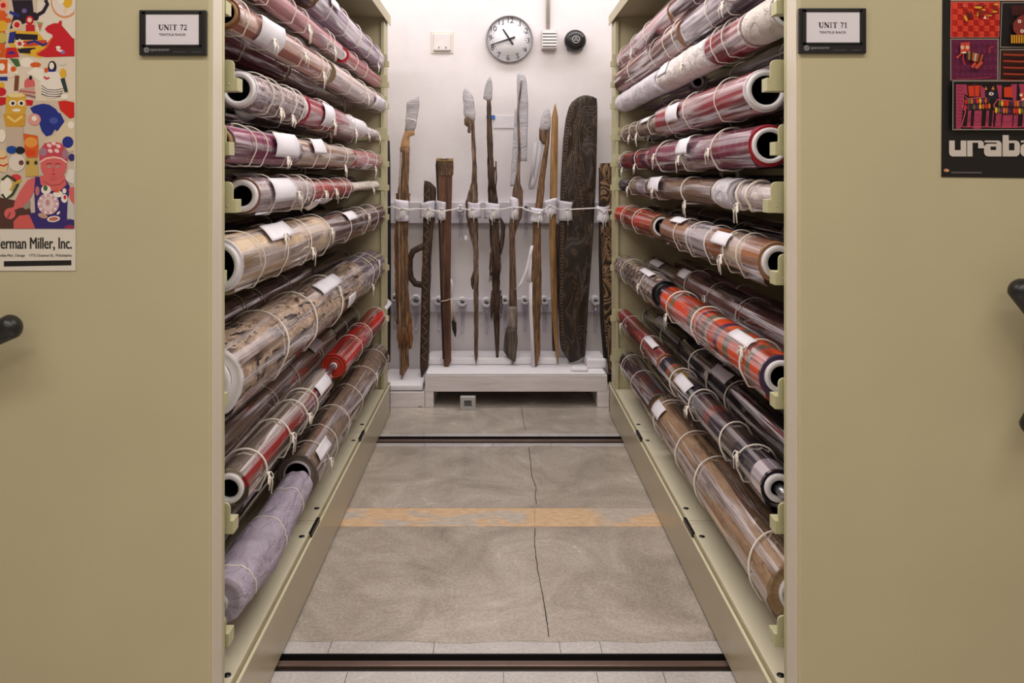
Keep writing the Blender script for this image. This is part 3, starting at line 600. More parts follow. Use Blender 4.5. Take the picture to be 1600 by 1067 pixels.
# ---- right rack, middle rank
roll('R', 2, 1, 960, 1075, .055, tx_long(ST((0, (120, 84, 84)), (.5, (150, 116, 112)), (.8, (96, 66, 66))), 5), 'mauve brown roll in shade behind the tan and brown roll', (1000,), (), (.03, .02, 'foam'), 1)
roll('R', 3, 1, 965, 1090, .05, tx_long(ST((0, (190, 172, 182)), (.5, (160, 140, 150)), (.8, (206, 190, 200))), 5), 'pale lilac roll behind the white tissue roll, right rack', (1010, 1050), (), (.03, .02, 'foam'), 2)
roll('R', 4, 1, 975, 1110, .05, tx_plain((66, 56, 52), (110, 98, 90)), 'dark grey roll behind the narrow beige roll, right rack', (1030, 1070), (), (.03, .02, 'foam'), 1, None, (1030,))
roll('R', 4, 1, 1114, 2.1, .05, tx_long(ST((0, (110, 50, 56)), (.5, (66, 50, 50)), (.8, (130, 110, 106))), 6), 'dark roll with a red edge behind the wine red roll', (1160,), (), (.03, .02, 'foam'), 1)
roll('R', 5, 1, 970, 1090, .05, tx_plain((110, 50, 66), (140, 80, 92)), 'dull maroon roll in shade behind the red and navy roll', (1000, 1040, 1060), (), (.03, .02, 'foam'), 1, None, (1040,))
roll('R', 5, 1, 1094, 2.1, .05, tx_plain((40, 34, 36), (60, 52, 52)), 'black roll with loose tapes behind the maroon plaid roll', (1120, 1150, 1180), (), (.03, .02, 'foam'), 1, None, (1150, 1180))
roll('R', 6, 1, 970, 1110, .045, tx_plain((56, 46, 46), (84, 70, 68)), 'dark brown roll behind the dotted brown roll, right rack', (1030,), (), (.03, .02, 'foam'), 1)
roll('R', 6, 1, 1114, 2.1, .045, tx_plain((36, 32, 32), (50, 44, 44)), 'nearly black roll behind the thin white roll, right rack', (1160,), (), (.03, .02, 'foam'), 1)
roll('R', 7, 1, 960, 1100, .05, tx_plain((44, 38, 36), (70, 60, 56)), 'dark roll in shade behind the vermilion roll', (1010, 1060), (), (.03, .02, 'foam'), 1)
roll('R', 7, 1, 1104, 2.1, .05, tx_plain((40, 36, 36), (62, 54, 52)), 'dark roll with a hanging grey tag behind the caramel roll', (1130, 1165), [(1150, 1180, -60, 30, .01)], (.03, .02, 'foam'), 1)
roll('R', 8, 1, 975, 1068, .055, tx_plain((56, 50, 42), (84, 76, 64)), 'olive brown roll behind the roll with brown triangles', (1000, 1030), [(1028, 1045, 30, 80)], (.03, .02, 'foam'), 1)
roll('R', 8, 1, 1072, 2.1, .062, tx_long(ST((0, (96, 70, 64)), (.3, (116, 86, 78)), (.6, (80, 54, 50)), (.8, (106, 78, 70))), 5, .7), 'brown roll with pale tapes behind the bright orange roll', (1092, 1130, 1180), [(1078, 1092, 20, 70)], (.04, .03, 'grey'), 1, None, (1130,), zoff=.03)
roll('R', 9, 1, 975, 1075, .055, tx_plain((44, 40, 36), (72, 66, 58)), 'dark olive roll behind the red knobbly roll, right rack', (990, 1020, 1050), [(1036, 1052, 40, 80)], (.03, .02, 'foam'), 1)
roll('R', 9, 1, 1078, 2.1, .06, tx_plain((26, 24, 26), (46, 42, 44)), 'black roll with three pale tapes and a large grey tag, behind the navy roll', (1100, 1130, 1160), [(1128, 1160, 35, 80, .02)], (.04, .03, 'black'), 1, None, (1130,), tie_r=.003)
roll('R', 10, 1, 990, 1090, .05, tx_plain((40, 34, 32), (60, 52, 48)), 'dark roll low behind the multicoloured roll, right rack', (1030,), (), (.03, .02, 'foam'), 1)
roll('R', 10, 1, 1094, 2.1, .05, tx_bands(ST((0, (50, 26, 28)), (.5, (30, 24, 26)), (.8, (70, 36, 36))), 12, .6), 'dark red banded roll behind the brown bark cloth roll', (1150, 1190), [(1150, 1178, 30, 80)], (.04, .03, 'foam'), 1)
# ---- inner rank, only glimpsed between the others
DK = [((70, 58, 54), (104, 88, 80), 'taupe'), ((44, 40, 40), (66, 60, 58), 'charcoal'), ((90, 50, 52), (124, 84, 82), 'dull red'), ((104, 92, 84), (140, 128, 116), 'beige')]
RN = {1: 'topmost', 2: 'second', 3: 'third', 4: 'fourth', 5: 'fifth', 6: 'sixth', 7: 'seventh', 8: 'eighth', 9: 'ninth', 10: 'lowest'}
for side in 'LR':
    for row in (3, 4, 5, 6, 7, 8, 9):
        a, b, nm = DK[(row*3+(side == 'R')*2) % 4]
        roll(side, row, 2, 2.12, 4.7, .058 if row != 8 else .05, tx_plain(a, b), '%s roll deepest in the shade, %s row from the top of the %s rack' % (nm, RN[row], 'left' if side == 'L' else 'right'),
             (2.4, 2.9, 3.5, 4.1), [(2.7, 2.82, 20, 70)], (.03, .02, 'foam'), 1)
# ---------------------------------------------------------------- pallets and foam against the back wall
M_PALLET = wood((196, 184, 180), (228, 220, 220), .6, 5, .6) if False else None
def painted_plank():
    t = NT('white_painted_plank'); v = t.coord('Object', (.4, 1, 6)); n = t.noise(v, 5, 6, .7); n2 = t.noise(t.coord('Object', (2, 2, 9)), 3, 4, .6, .5)
    c = t.ramp(n, [(.3, (206, 198, 196)), (.6, (232, 226, 228))]); c = t.mix(t.ramp(n2, [(.70, (0, 0, 0)), (.74, (255, 255, 255))]), c, (128, 84, 62))
    return t.done(c, .55, 0, .4, t.bump(n, .2, .004))
M_PALLET = painted_plank(); YPF = 5.13
def rel(g, loc): g.v = [(v[0]-loc[0], v[1]-loc[1], v[2]-loc[2]) for v in g.v]; return g
x0, x1 = X(664, YPF), X(949, YPF)
t = thing('wooden_pallet', 'white painted wooden pallet under the row of carved wooden pieces, wide one in the middle', 'pallet', (x0, YPF, 0)); W = x1-x0
g = G(); g.box(0, W, 0, .02, .102, .196); g.build('front_board', M_PALLET, t, .003)
g = G(); g.box(0, W, .0, .46, .197, .205); g.build('top_board', M_PALLET, t, .002)
g = G(); g.box(0, W, .44, .46, .102, .196); g.build('rear_board', M_PALLET, t, .003)
for a, b in ((0, .055), (W-.065, W+.035)):
    g = G(); g.box(a, b, .002, .455, 0, .1015); g.build('foot', M_PALLET, t, .003)
xl0, xl1 = X(590, YPF), X(663.2, YPF)
t = thing('wooden_pallet', 'low white painted pallet at the back left carrying the ragged spear and looped club', 'pallet', (xl0, YPF, 0))
g = G(); g.box(0, X(678, YPF)-xl0-.06, 0, .46, 0, .1); g.build('front_board', M_PALLET, t, .003)
g = G(); g.box(0, .12, .05, .46, .101, .104); g.build('top_board', M_PALLET, t)
def foam_slab(x0, x1, y0, y1, z0, z1, label, rot=0):
    g = G(); nx, ny = 14, 5; W = x1-x0; L = y1-y0; hh = z1-z0
    g.box(-W/2, W/2, 0, L, 0, hh); o = g.build('foam_slab', foam(), None, .012); o.location = ((x0+x1)/2, y0, z0); o.rotation_euler[2] = rot
    return tag(o, label, 'foam')
foam_slab(x0+.005, x1-.01, YPF+.008, 5.57, .2055, .222, 'thin white foam sheet covering the wide pallet top')
foam_slab(X(667, 5.33), X(800, 5.33), 5.345, 5.57, .2225, .272, 'left white foam block under the middle spears, on the foam sheet')
foam_slab(X(801, 5.33), X(872, 5.33), 5.35, 5.575, .2225, .27, 'middle white foam block behind the pointed stake, on the foam sheet')
foam_slab(X(916, 5.3), X(946, 5.3), 5.25, 5.50, .2225, .285, 'right white foam block beside the big dark carved board', .03)
foam_slab(xl0+.01, xl1-.012, YPF+.008, 5.57, .1045, .145, 'white foam slab on the low left pallet under the ragged spear')
foam_slab(X(891, 5.2), X(917, 5.2), 5.16, 5.235, .2225, .245, 'small white foam offcut in front of the big dark carved board', -.15)

# ---------------------------------------------------------------- carved and weapon-like wooden pieces
def blade(t, part, secs, D, th, mat, rag=0, ex=2.0, dy=0, uv=False, seg=14, label=None, step=5):
    g = G(); out = []
    for (p0, l0, r0), (p1, l1, r1) in zip(secs[:-1], secs[1:]):
        n = max(1, int(abs(p1-p0)/step))
        for i in range(n): q = i/n; out.append((p0+(p1-p0)*q, l0+(l1-l0)*q, r0+(r1-r0)*q))
    out.append(secs[-1]); rings = []; uvs = []
    hs = random.random()*50; wm = max((r-l) for _, l, r in out)
    for (py, l, r) in out:
        a, b, z = X(l, D), X(r, D), Z(py, D); c = (a+b)/2; hw = (b-a)/2
        if rag: hw *= 1+rag*noise.noise(Vector((hs, z*14, 0)))+rag*.7*noise.noise(Vector((hs, z*60, 4)))
        k_ = min(1, (r-l)/wm+.25); rg = []
        for k in range(seg):
            an = 2*PI*k/seg; cs, sn = math.cos(an), math.sin(an)
            m = 1+(rag*.5*noise.noise(Vector((cs*2+hs, sn*2, z*22))) if rag else 0)
            rg.append((c+hw*m*math.copysign(abs(cs)**(2/ex), cs), D+dy+th/2*k_*m*math.copysign(abs(sn)**(2/ex), sn), z))
        rings.append(rg); uvs += [(k/seg*.1, z) for k in range(seg)]
    g.loft(rings[::-1], uvs=uvs[::-1], smooth=ex < 3); rel(g, t.location)
    o = g.build(part, mat, t)
    if label: o['label'] = label
    return o
def pth(t, part, pts, D, r, mat, seg=7, closed=False, dy=0, label=None):
    g = G(); g.tube([P(x, y, D)+Vector((0, dy, 0)) for x, y in pts], r, seg, closed); rel(g, t.location); o = g.build(part, mat, t)
    if label: o['label'] = label
    return o
def fringe(t, part, x0, x1, y0, y1, D, mat, n=14, dy=-.02):
    g = G()
    for i in range(n):
        x = random.uniform(x0, x1); y = random.uniform(y0, y0+(y1-y0)*.4); g.tube([P(x, y, D)+Vector((0, dy, 0)), P(x+random.uniform(-2, 2), (y+y1)/2, D)+Vector((0, dy-.01, 0)), P(x+random.uniform(-4, 4), y1+random.uniform(-4, 3), D)+Vector((0, dy, 0))], [.005, .004, .001], 5)
    rel(g, t.location); return g.build(part, mat, t)
M_TIS = tx_tissue((188, 184, 190)); GW = 'carved wooden pieces by the back wall'
W_ORG = wood((104, 76, 52), (156, 118, 82), .1, 90); W_DK = wood((58, 42, 34), (92, 70, 56), .14, 50); W_MID = wood((88, 66, 52), (140, 112, 92), .1, 80)
W_RED = wood((84, 54, 40), (118, 80, 60), .06, 40); W_LT = wood((150, 112, 68), (178, 140, 92), .05, 40); W_BLK = wood((24, 21, 20), (42, 36, 34), .1, 40); W_GRY = wood((138, 124, 114), (176, 160, 150), .1, 50)
# a
t = thing('dark_paddle', 'slim black wooden blade at the far left edge beside the rack post', 'wooden blade', (X(606, 5.45), 5.45, Z(565, 5.45)), GW)
blade(t, 'shaft', [(213, 605.5, 607), (222, 603.5, 609), (260, 602, 610), (420, 602, 611), (565, 601, 610)], 5.45, .03, W_BLK)
# b
D = 5.265
t = thing('ragged_spear', 'bark covered orange brown spear with tissue wrapped tip, leftmost of the tall pieces', 'spear', (X(628, D), D, Z(592, D)), GW)
blade(t, 'tissue_wrap', [(150, 653, 654.5), (153, 648, 655), (159, 636, 655), (170, 635.5, 654.5), (186, 633.5, 651.5), (196, 633, 651), (204, 632, 648)], D, .035, M_TIS, .1, 2.4)
pth(t, 'tie', [(633, 187), (640, 186.5), (651, 189), (650, 194), (648, 187)], D, .003, M_TIE, 6, False, -.022)
blade(t, 'carved_head', [(202, 634, 647), (206, 632, 648), (211, 630, 648), (214, 629, 640), (222, 627, 640), (232, 625.5, 640)], D, .035, flat((186, 146, 104), .6), .04)
blade(t, 'shaft', [(231, 625, 640), (238, 625, 640), (262, 624.5, 639.5), (290, 622.5, 638.5), (312, 621.5, 638), (346, 622, 636), (400, 622.5, 636), (480, 624, 638), (560, 625, 639), (572, 625.5, 639), (593, 627, 628)], D, .035, W_ORG, .12)
blade(t, 'bark_strip', [(302, 618.5, 640), (345, 617.5, 638.5), (372, 615.5, 637), (400, 616, 638), (455, 617, 638), (480, 619, 640), (500, 619, 643), (525, 619.5, 645), (545, 623, 643)], D, .03, wood((110, 70, 38), (156, 104, 60), .1, 60), .16, 2, .012)
pth(t, 'split_rod', [(627.5, 238), (625, 300), (624, 350), (625, 480), (626, 585)], D, .0055, W_GRY, 7, False, -.02, 'pale grey split rod')
pth(t, 'split_rod', [(634.5, 243), (633.5, 300), (633, 350), (634, 470), (635, 560)], D, .004, W_MID, 7, False, -.02)
fringe(t, 'bark_fringe', 622, 642, 505, 545, D, flat((120, 76, 44), .8))
# c
D = 5.33
t = thing('looped_club', 'dark carved wooden club with a loop handle and slanted broken top', 'club', (X(660, D), D, Z(590, D)), GW)
blade(t, 'shaft', [(282, 663, 664), (284, 663, 672), (288, 662.5, 676), (293, 662, 681), (300, 662, 682), (345, 661, 680), (360, 661, 677), (400, 660, 674), (440, 658.5, 673), (500, 657.5, 671.5), (560, 656, 670.5), (575, 656.5, 668), (590, 658, 659)], D, .035, W_DK, .05, 3)
pth(t, 'loop_handle', [(663, 384), (654, 388), (645, 393), (640.5, 404), (640, 422), (642, 434), (649, 443), (663, 446)], D, .0215, W_DK, 10)
g = G()
for i in range(34):
    y = 300+i*7.9; s = 1 if i % 2 else -1; xm = 667-(y-300)*.014-(1 if y > 400 else 0); g.tube([P(xm-4*s, y-4, D-.021), P(xm+.5, y, D-.022), P(xm+4*s, y+3.5, D-.021)], .0032, 5)
rel(g, t.location); g.build('carving', flat((124, 98, 76), .7), t)
# d
D = 5.30
t = thing('wooden_plank', 'reddish brown plank with a fibre bound top and a feather tied at its side', 'plank', (X(699, D), D, Z(575, D)), GW)
blade(t, 'board', [(262, 682, 707), (310, 683, 706), (346, 686, 705), (455, 689, 704), (545, 692, 705), (564, 693, 705), (574, 694, 700)], D, .03, W_RED, .01, 4)
blade(t, 'fibre_band', [(248, 681.5, 706.5), (252, 681, 708.5), (268, 682, 708.5), (274, 683, 708)], D, .04, wood((76, 56, 40), (120, 94, 66), .3, 90), .05, 3)
g = G()
for i in range(26): xx = 682+i; g.tube([P(xx, 252, D-.02), P(xx+random.uniform(-1, 1), 248+random.uniform(-1.5, 1), D-.015), P(xx+.4, 251, D+.01)], .0026, 5)
rel(g, t.location); g.build('fibre_tuft', flat((166, 136, 90), .8), t)
blade(t, 'edge_strip', [(256, 680.5, 683), (345, 685, 688), (455, 688, 691), (560, 691.5, 694)], D, .034, W_BLK, .03, 3)
pth(t, 'ribbon', [(689, 470), (697, 469), (705, 466), (709, 480), (712, 502)], D, .0045, flat((206, 190, 172), .8), 6, False, -.02)
pth(t, 'ribbon', [(705, 466), (706, 482), (706.5, 500)], D, .0045, flat((206, 190, 172), .8), 6, False, -.022)
pth(t, 'ribbon', [(705, 436), (707, 445), (705.5, 465)], D, .005, M_PAPER, 6, False, -.02, 'white paper ribbon')
blade(t, 'feather', [(494, 706, 709), (502, 705.5, 713), (515, 707, 713.5), (526, 711, 712.5)], D, .008, M_BLK, .05, 2, -.01)
# e
D = 5.31
t = thing('figure_spear', 'thin brown spear with a small hooked figure below its two-toned tissue tip', 'spear', (X(744, D), D, Z(567, D)), GW)
blade(t, 'tissue_wrap', [(137, 726, 728), (142, 724, 733), (151, 723, 739), (160, 723.5, 741), (172, 724.5, 742), (182, 725, 742.5), (188, 737, 742.5)], D, .03, M_TIS, .1, 2.4)
blade(t, 'carved_head', [(181, 728, 736), (186, 725.5, 737), (195, 725.5, 737), (199, 731, 737), (206, 730, 736), (208, 732, 735)], D, .03, W_MID, .1)
blade(t, 'shaft', [(184, 736, 741), (217, 736.5, 742.5), (262, 738, 745), (285, 736.5, 745.5), (300, 732, 746.5), (315, 727.5, 747), (340, 728, 747), (358, 732, 747), (375, 736, 747), (392, 740, 747.5), (430, 739.5, 748), (500, 740.5, 747.5), (555, 741, 747), (568, 743.5, 744.5)], D, .032, wood((84, 62, 50), (150, 124, 104), .12, 70), .16)
blade(t, 'bark_flap', [(424, 739, 742), (436, 735, 741), (446, 736, 740), (452, 738, 740)], D, .02, W_DK, .2)
blade(t, 'label_tag', [(367, 726, 730), (374, 726, 730.5)], D, .003, M_PAPER, 0, 5, -.03)
# f
D = 5.36
t = thing('fibrous_spear', 'dark spear bristling with fibres and a smooth pointed grey paper tip', 'spear', (X(777, D), D, Z(560, D)), GW)
blade(t, 'tissue_wrap', [(119, 765.5, 766.5), (126, 761, 768.5), (136, 757.5, 769.5), (154, 755, 769), (157, 760, 768)], D, .025, tx_tissue((176, 172, 176)), .02, 2.4)
blade(t, 'shaft', [(157, 760.5, 767), (180, 760.5, 768), (252, 761.5, 771), (290, 762, 774.5), (311, 762.5, 778), (350, 764.5, 780), (420, 768, 781), (500, 771, 781), (545, 774, 780), (559, 775, 779)], D, .03, W_DK, .12)
pth(t, 'split_rod', [(766, 250), (769, 330), (774, 420), (777, 555)], D, .005, W_MID, 7, False, -.018)
fringe(t, 'fibre_fringe', 762, 776, 250, 300, D, flat((70, 50, 40), .9), 16); fringe(t, 'fibre_fringe', 766, 782, 380, 440, D, flat((70, 50, 40), .9), 18); fringe(t, 'fibre_fringe', 768, 784, 450, 500, D, flat((70, 50, 40), .9), 14)
blade(t, 'side_lobe', [(340, 779, 783), (352, 783, 790), (368, 782, 789), (385, 780, 787), (402, 778, 782)], 5.36, .02, W_DK, .12, 2, .01)
# g
D = 5.33
t = thing('paddle_spear', 'long paddle in a ribbed tissue sleeve, tallest of the row, with a striped flared foot', 'paddle', (X(800, D), D, Z(564, D)), GW)
blade(t, 'tissue_wrap', [(113, 810, 815), (117, 808, 820), (127, 807.5, 823), (160, 808, 825.5), (200, 806.5, 824.5), (240, 804, 823.5), (252, 810, 823.5)], D, .028, tx_tissue((184, 182, 190)), .04, 2.4, .012)
blade(t, 'tissue_wrap', [(170, 804.5, 809), (230, 801, 810), (270, 798.5, 808.5), (291, 797, 806)], D, .02, tx_tissue((184, 182, 190)), .05, 2.4, .01)
blade(t, 'shaft', [(126, 814, 815.5), (150, 810.5, 813.5), (172, 808, 810.5), (235, 809.5, 813.5), (268, 808, 812.5), (287, 804, 813), (298, 801, 817), (315, 800, 817), (340, 797, 815), (352, 795.5, 809), (370, 795.5, 804.5), (420, 796, 806), (480, 795, 808)], D, .026, W_MID, .04, 2, -.006)
blade(t, 'blade', [(478, 795.5, 808), (495, 794.5, 808.5), (512, 792.5, 808.5)], D, .03, W_GRY, .03, 2, -.006, label='pale weathered upper blade')
blade(t, 'blade', [(512, 790.5, 808), (520, 789, 808), (532, 787.5, 809), (548, 786.5, 807.5), (558, 793, 806.5), (565, 802, 805)], D, .03, wood((74, 64, 58), (112, 98, 88), .1, 40), .03, 2, -.006)
# h
D = 5.30
t = thing('split_bark_paddle', 'orange brown split bark piece with hanging white paper strips', 'wooden blade', (X(838, D), D, Z(573, D)), GW)
blade(t, 'tissue_wrap', [(168, 855, 857), (173, 850, 859), (184, 845, 860.5), (196, 844, 860), (203, 843, 858)], D, .03, M_TIS, .08, 2.3)
blade(t, 'carved_head', [(200, 843, 858), (210, 842, 857), (218, 842, 855), (226, 849, 855)], D, .026, W_MID, .15)
blade(t, 'shaft', [(188, 857, 860.5), (222, 851.5, 858.5), (284, 841, 851), (311, 838, 849.5), (346, 832, 845.5), (380, 832.5, 845), (430, 830.5, 846), (470, 830, 846), (503, 832, 843.5), (530, 833.5, 844.5), (555, 834.5, 844), (573, 836.5, 838.5)], D, .034, W_ORG, .12)
def strip(t, part, pts, D, w, mat, dy=0):
    g = G(); vs = []
    for (x, y) in pts: p = P(x, y, D); vs += [(p.x-w, p.y+dy, p.z), (p.x+w, p.y+dy-.006, p.z)]
    g.add(vs, [(2*i, 2*i+1, 2*i+3, 2*i+2) for i in range(len(pts)-1)], 0, None, True); rel(g, t.location); o = g.build(part, mat, t)
    m = o.modifiers.new('thickness', 'SOLIDIFY'); m.thickness = .002; return o
strip(t, 'paper_strip', [(831, 383), (828, 398), (823, 420), (815, 440), (807, 451)], D, .010, M_PAPER, -.03)
strip(t, 'paper_strip', [(828, 400), (827, 425), (826, 440)], D, .012, M_PAPER, -.025)
strip(t, 'paper_strip', [(829, 440), (829, 480), (831, 520), (833, 570)], D, .011, M_PAPER, -.022)
strip(t, 'paper_strip', [(845, 222), (840, 260), (834, 285), (830, 296)], D, .018, M_TIS, .01)
strip(t, 'paper_strip', [(838, 222), (834, 255), (829, 292)], D, .014, M_TIS, .014)
# i
t = thing('pointed_stake', 'smooth plain light brown pointed stake left of the big dark carved board', 'stake', (X(868, D), D, Z(568, D)), GW)
blade(t, 'shaft', [(162, 867, 868), (172, 864.5, 870), (184, 862, 872), (215, 861, 872), (250, 860, 871.5), (311, 859, 870.5), (370, 858, 868), (420, 859.5, 869.5), (480, 861.5, 871), (520, 864.5, 872.5), (555, 868.5, 873), (568, 870.5, 872)], D, .03, W_LT, .01)
t = thing('dark_stake', 'dark brown stick half hidden behind the smooth pointed stake', 'stake', (X(866, 5.4), 5.4, .275), GW)
blade(t, 'shaft', [(350, 868, 877), (420, 867, 875), (500, 862, 872), (548, 863, 871)], 5.4, .03, W_DK, .08)
# j
D = 5.36; D_ = D
t = thing('carved_board', 'big dark carved board with curled relief lines, widest of the wooden pieces', 'carved board', (X(900, D), D, Z(566, D)), GW)
SEC = [(149, 911, 919), (151, 905, 927), (154, 900, 932.5), (160, 893, 933), (167, 889, 933.5), (184, 884, 933.5), (217, 880, 933), (264, 877, 932), (311, 875, 930), (352, 873.5, 927.5), (430, 873, 922.5), (485, 873, 918.5), (525, 874, 916.5), (545, 876.5, 915), (556, 883, 914), (563, 888, 903), (566, 889, 894)]
blade(t, 'board', SEC, D, .035, carved_dark(), .004, 4, step=6)
def edge(py, side, inset):
    for (a, l0, r0), (b, l1, r1) in zip(SEC[:-1], SEC[1:]):
        if a <= py <= b: q = (py-a)/(b-a); return (l0+(l1-l0)*q+inset) if side < 0 else (r0+(r1-r0)*q-inset)
g = G(); yf = D-.0185
for ins in (2.5, 7): g.tube([P(edge(y, -1, ins+max(0, (172-y)*.25)), y, yf) for y in range(158, 552, 6)], .003, 6)
g.tube([P(edge(y, 1, 2.5), y, yf) for y in range(350, 545, 6)], .003, 6)
def spiral(cx, cy, r0, r1, turns, ph=0, sx=1.0, sy=1.2, th=.0026, n=50):
    g.tube([P(cx+sx*(r0+(r1-r0)*k/n)*math.cos(ph+turns*2*PI*k/n), cy+sy*(r0+(r1-r0)*k/n)*math.sin(ph+turns*2*PI*k/n), yf) for k in range(n+1)], th, 6)
for cx, cy, r, tn, ph in ((921, 205, 10, 1.6, .5), (905, 362, 12, 1.0, 1), (907, 520, 10, 2, 0)):
    spiral(cx, cy, 1.5, r, tn, ph)
for k, dx in enumerate((0, 3, 6, 9)):                                              # the long curves that run round the eye and down the board
    g.tube([P(x, y, yf) for x, y in [(930-dx*.3, 168+dx*1.6), (914, 167+dx*1.4), (902+dx, 180+dx), (896+dx, 205), (896+dx*1.1, 235), (903+dx, 262), (912+dx*.8, 290), (916+dx*.7, 330)]], .003, 6)
    g.tube([P(x, y, yf) for x, y in [(893+dx, 235), (891+dx, 262), (896+dx, 290), (903+dx*.9, 330), (908+dx*.8, 365)]], .0026, 6)
    g.tube([P(x, y, yf) for x, y in [(918-dx*.2, 400+dx*3), (910-dx*.2, 430+dx*3), (901, 460+dx*3), (896+dx*.3, 500+dx), (897+dx*.6, 530)]], .0026, 6)
rel(g, t.location); g.build('relief_lines', wood((74, 58, 48), (116, 96, 80), .5, 60, .5), t)
g = G()
for y in range(164, 548, 5): p = P(edge(y, -1, 4.7+max(0, (172-y)*.25)), y, yf); g.box(p.x-.007, p.x+.007, p.y-.001, p.y+.004, p.z-.003, p.z+.003)
for y in range(190, 330, 6): p = P(899+max(0, (y-240))*.15, y, yf); g.box(p.x-.005, p.x+.005, p.y-.002, p.y+.004, p.z-.003, p.z+.003)
rel(g, t.location); g.build('notched_border', flat((118, 94, 76), .7), t)
# k
D = 5.28
t = thing('carved_post', 'carved post with looping ochre and brown painted lines beside the right rack', 'carved post', (X(948, D), D, Z(583, D)), GW)
blade(t, 'post', [(255, 938, 957), (258, 937, 958), (311, 937.5, 958), (400, 939.5, 959), (500, 943, 961), (560, 948, 962), (583, 951, 962)], D, .05, swirl_wood(), .01, 4)
blade(t, 'dark_edge', [(262, 936.2, 938.5), (400, 936, 940.5), (500, 938, 944), (560, 943, 949)], D, .045, W_BLK, .02, 3, .015)
g = G()
for cy, r in ((270, 5), (350, 5), (385, 7), (430, 7), (520, 5)):
    for q in (1, .6): g.tube([P(948+(cy-270)*.03+r*q*.9*math.cos(a*PI/9), cy+r*q*1.9*math.sin(a*PI/9), D-.027) for a in range(18)], .003, 5, True)
rel(g, t.location); g.build('painted_lines', flat((150, 122, 88), .6), t)

# white padding rails, pads, cord, pegs
def wall_box(name, px0, px1, py0, py1, D, th, mat, label, cat, bev=.004):
    x0, x1 = X(px0, D), X(px1, D); z0, z1 = Z(py1, D), Z(py0, D); g = G(); g.box(0, x1-x0, 0, th, 0, z1-z0)
    o = g.build(name, mat, None, bev); o.location = (x0, D, z0); return tag(o, label, cat)
M_RAIL = flat((214, 209, 217), .6, 0.0, .02)
wall_box('wall_board', 560, 1000, 316, 349, 5.55, .049, M_RAIL, 'upper white board across the back wall behind the tied wooden pieces', 'board')
wall_box('wall_board', 560, 1000, 467, 487.5, 5.55, .049, M_RAIL, 'lower white board across the back wall at the height of the foam wrapped pegs', 'board')
ND = {0: 'on the ragged spear with the bark fringe', 1: 'on the dark looped club', 2: 'on the reddish brown plank', 3: 'on the thin spear with the hooked figure', 4: 'on the fibrous dark spear', 5: 'on the long paddle in its sleeve', 6: 'on the split bark piece, hanging lowest', 7: 'on the smooth pointed stake', 8: 'on the left edge of the big carved board', 9: 'on the carved post by the right rack'}
pads = [(616, 638, 311, 346, 5.222), (656, 680, 316, 340, 5.29), (682.5, 696, 313, 344, 5.26), (731, 751, 315, 341, 5.27), (757, 782, 316, 342, 5.325), (797, 812, 310, 343, 5.30), (829, 851, 324, 347, 5.258), (850.5, 871, 312, 335, 5.255), (872, 895, 313, 345, 5.325), (933, 953, 321, 347, 5.235)]
for i, (a, b, c, d, D) in enumerate(pads):
    loc = P((a+b)/2, d, D); t = thing('tissue_pad', 'white tissue pad tied with cord '+ND[i], 'pad', loc, 'tissue pads under the cord'); g = G(); nu, nv = 9, 7; vs = []
    for u in range(nu):
        for v in range(nv):
            q, r = u/(nu-1), v/(nv-1); px = a+(b-a)*q; py = c+(d-c)*r+(2.5*math.sin(i*2.1+q*3)*(1-r) if i % 2 else 3*q*(1-r))
            pin = 1-.18*math.exp(-((r-.45)/.18)**2) if i in (5, 6, 7, 9) else 1
            px = (a+b)/2+(px-(a+b)/2)*pin
            vs.append(P(px, py, D)+Vector((0, .022*(abs(q-.5)*2)**2-.004*math.sin(r*7+i)+.004*noise.noise(Vector((q*4, r*4, i))), 0)))
    g.add(vs, [(u*nv+v, (u+1)*nv+v, (u+1)*nv+v+1, u*nv+v+1) for u in range(nu-1) for v in range(nv-1)], 0, None, True); rel(g, loc)
    o = g.build('pad', M_PAD, t); m = o.modifiers.new('thickness', 'SOLIDIFY'); m.thickness = .0015
    bx, by = (a+b)/2+random.uniform(-3, 3), c+(d-c)*.45; g = G(); D -= .016
    for s in (-1, 1):
        ln = random.uniform(12, 18); g.tube([P(bx, by, D-.012), P(bx+s*3, by+ln*.35, D-.022), P(bx+s*4.2, by+ln*.8, D-.018), P(bx+s*2.2, by+ln, D-.016), P(bx+s*1, by+ln*.6, D-.02)], .0042, 6, True)
        g.tube([P(bx, by, D-.014), P(bx+s*1.2, by+ln*.6, D-.024), P(bx+s*1.8, by+ln*1.2+random.uniform(-2, 6), D-.018)], .003, 6)
    g.tube([P(bx-2, by, D-.014), P(bx, by-1, D-.02), P(bx+2, by, D-.014)], .006, 7); rel(g, loc); g.build('bow', M_CORD, t)
cp = [(604, 324, 5.3), (614, 323, 5.22), (625, 327, 5.2), (640, 327, 5.22), (650, 326, 5.26), (668, 327, 5.27), (684, 330, 5.24), (690, 330, 5.236), (705, 328, 5.255), (718, 325, 5.26), (733, 328, 5.248), (748, 327, 5.248), (760, 326, 5.3), (785, 327, 5.29), (800, 324, 5.283), (815, 324, 5.28), (828, 330, 5.25), (840, 333.5, 5.234), (852, 326, 5.243), (860, 322, 5.232), (868, 325, 5.25), (874, 328, 5.3), (895, 327, 5.308), (933, 325, 5.25), (942, 329, 5.216), (957, 328, 5.22)]
g = G(); c0 = P(604, 324, 5.3); g.tube([P(p[0], p[1], p[2]-.006)-c0 for p in cp], .0042, 7)
for k in range(1): g.tube([P(p[0], p[1]+(2.2 if i % 3 else -.5), p[2]-.004)-c0 for i, p in enumerate(cp[2:10])], .003, 6)
o = g.build('cotton_cord', M_CORD); o.location = c0; tag(o, 'long white cotton cord stretched across all the wooden pieces at mid height', 'cord')
M_CLR = film((236, 236, 242), .35, .1)
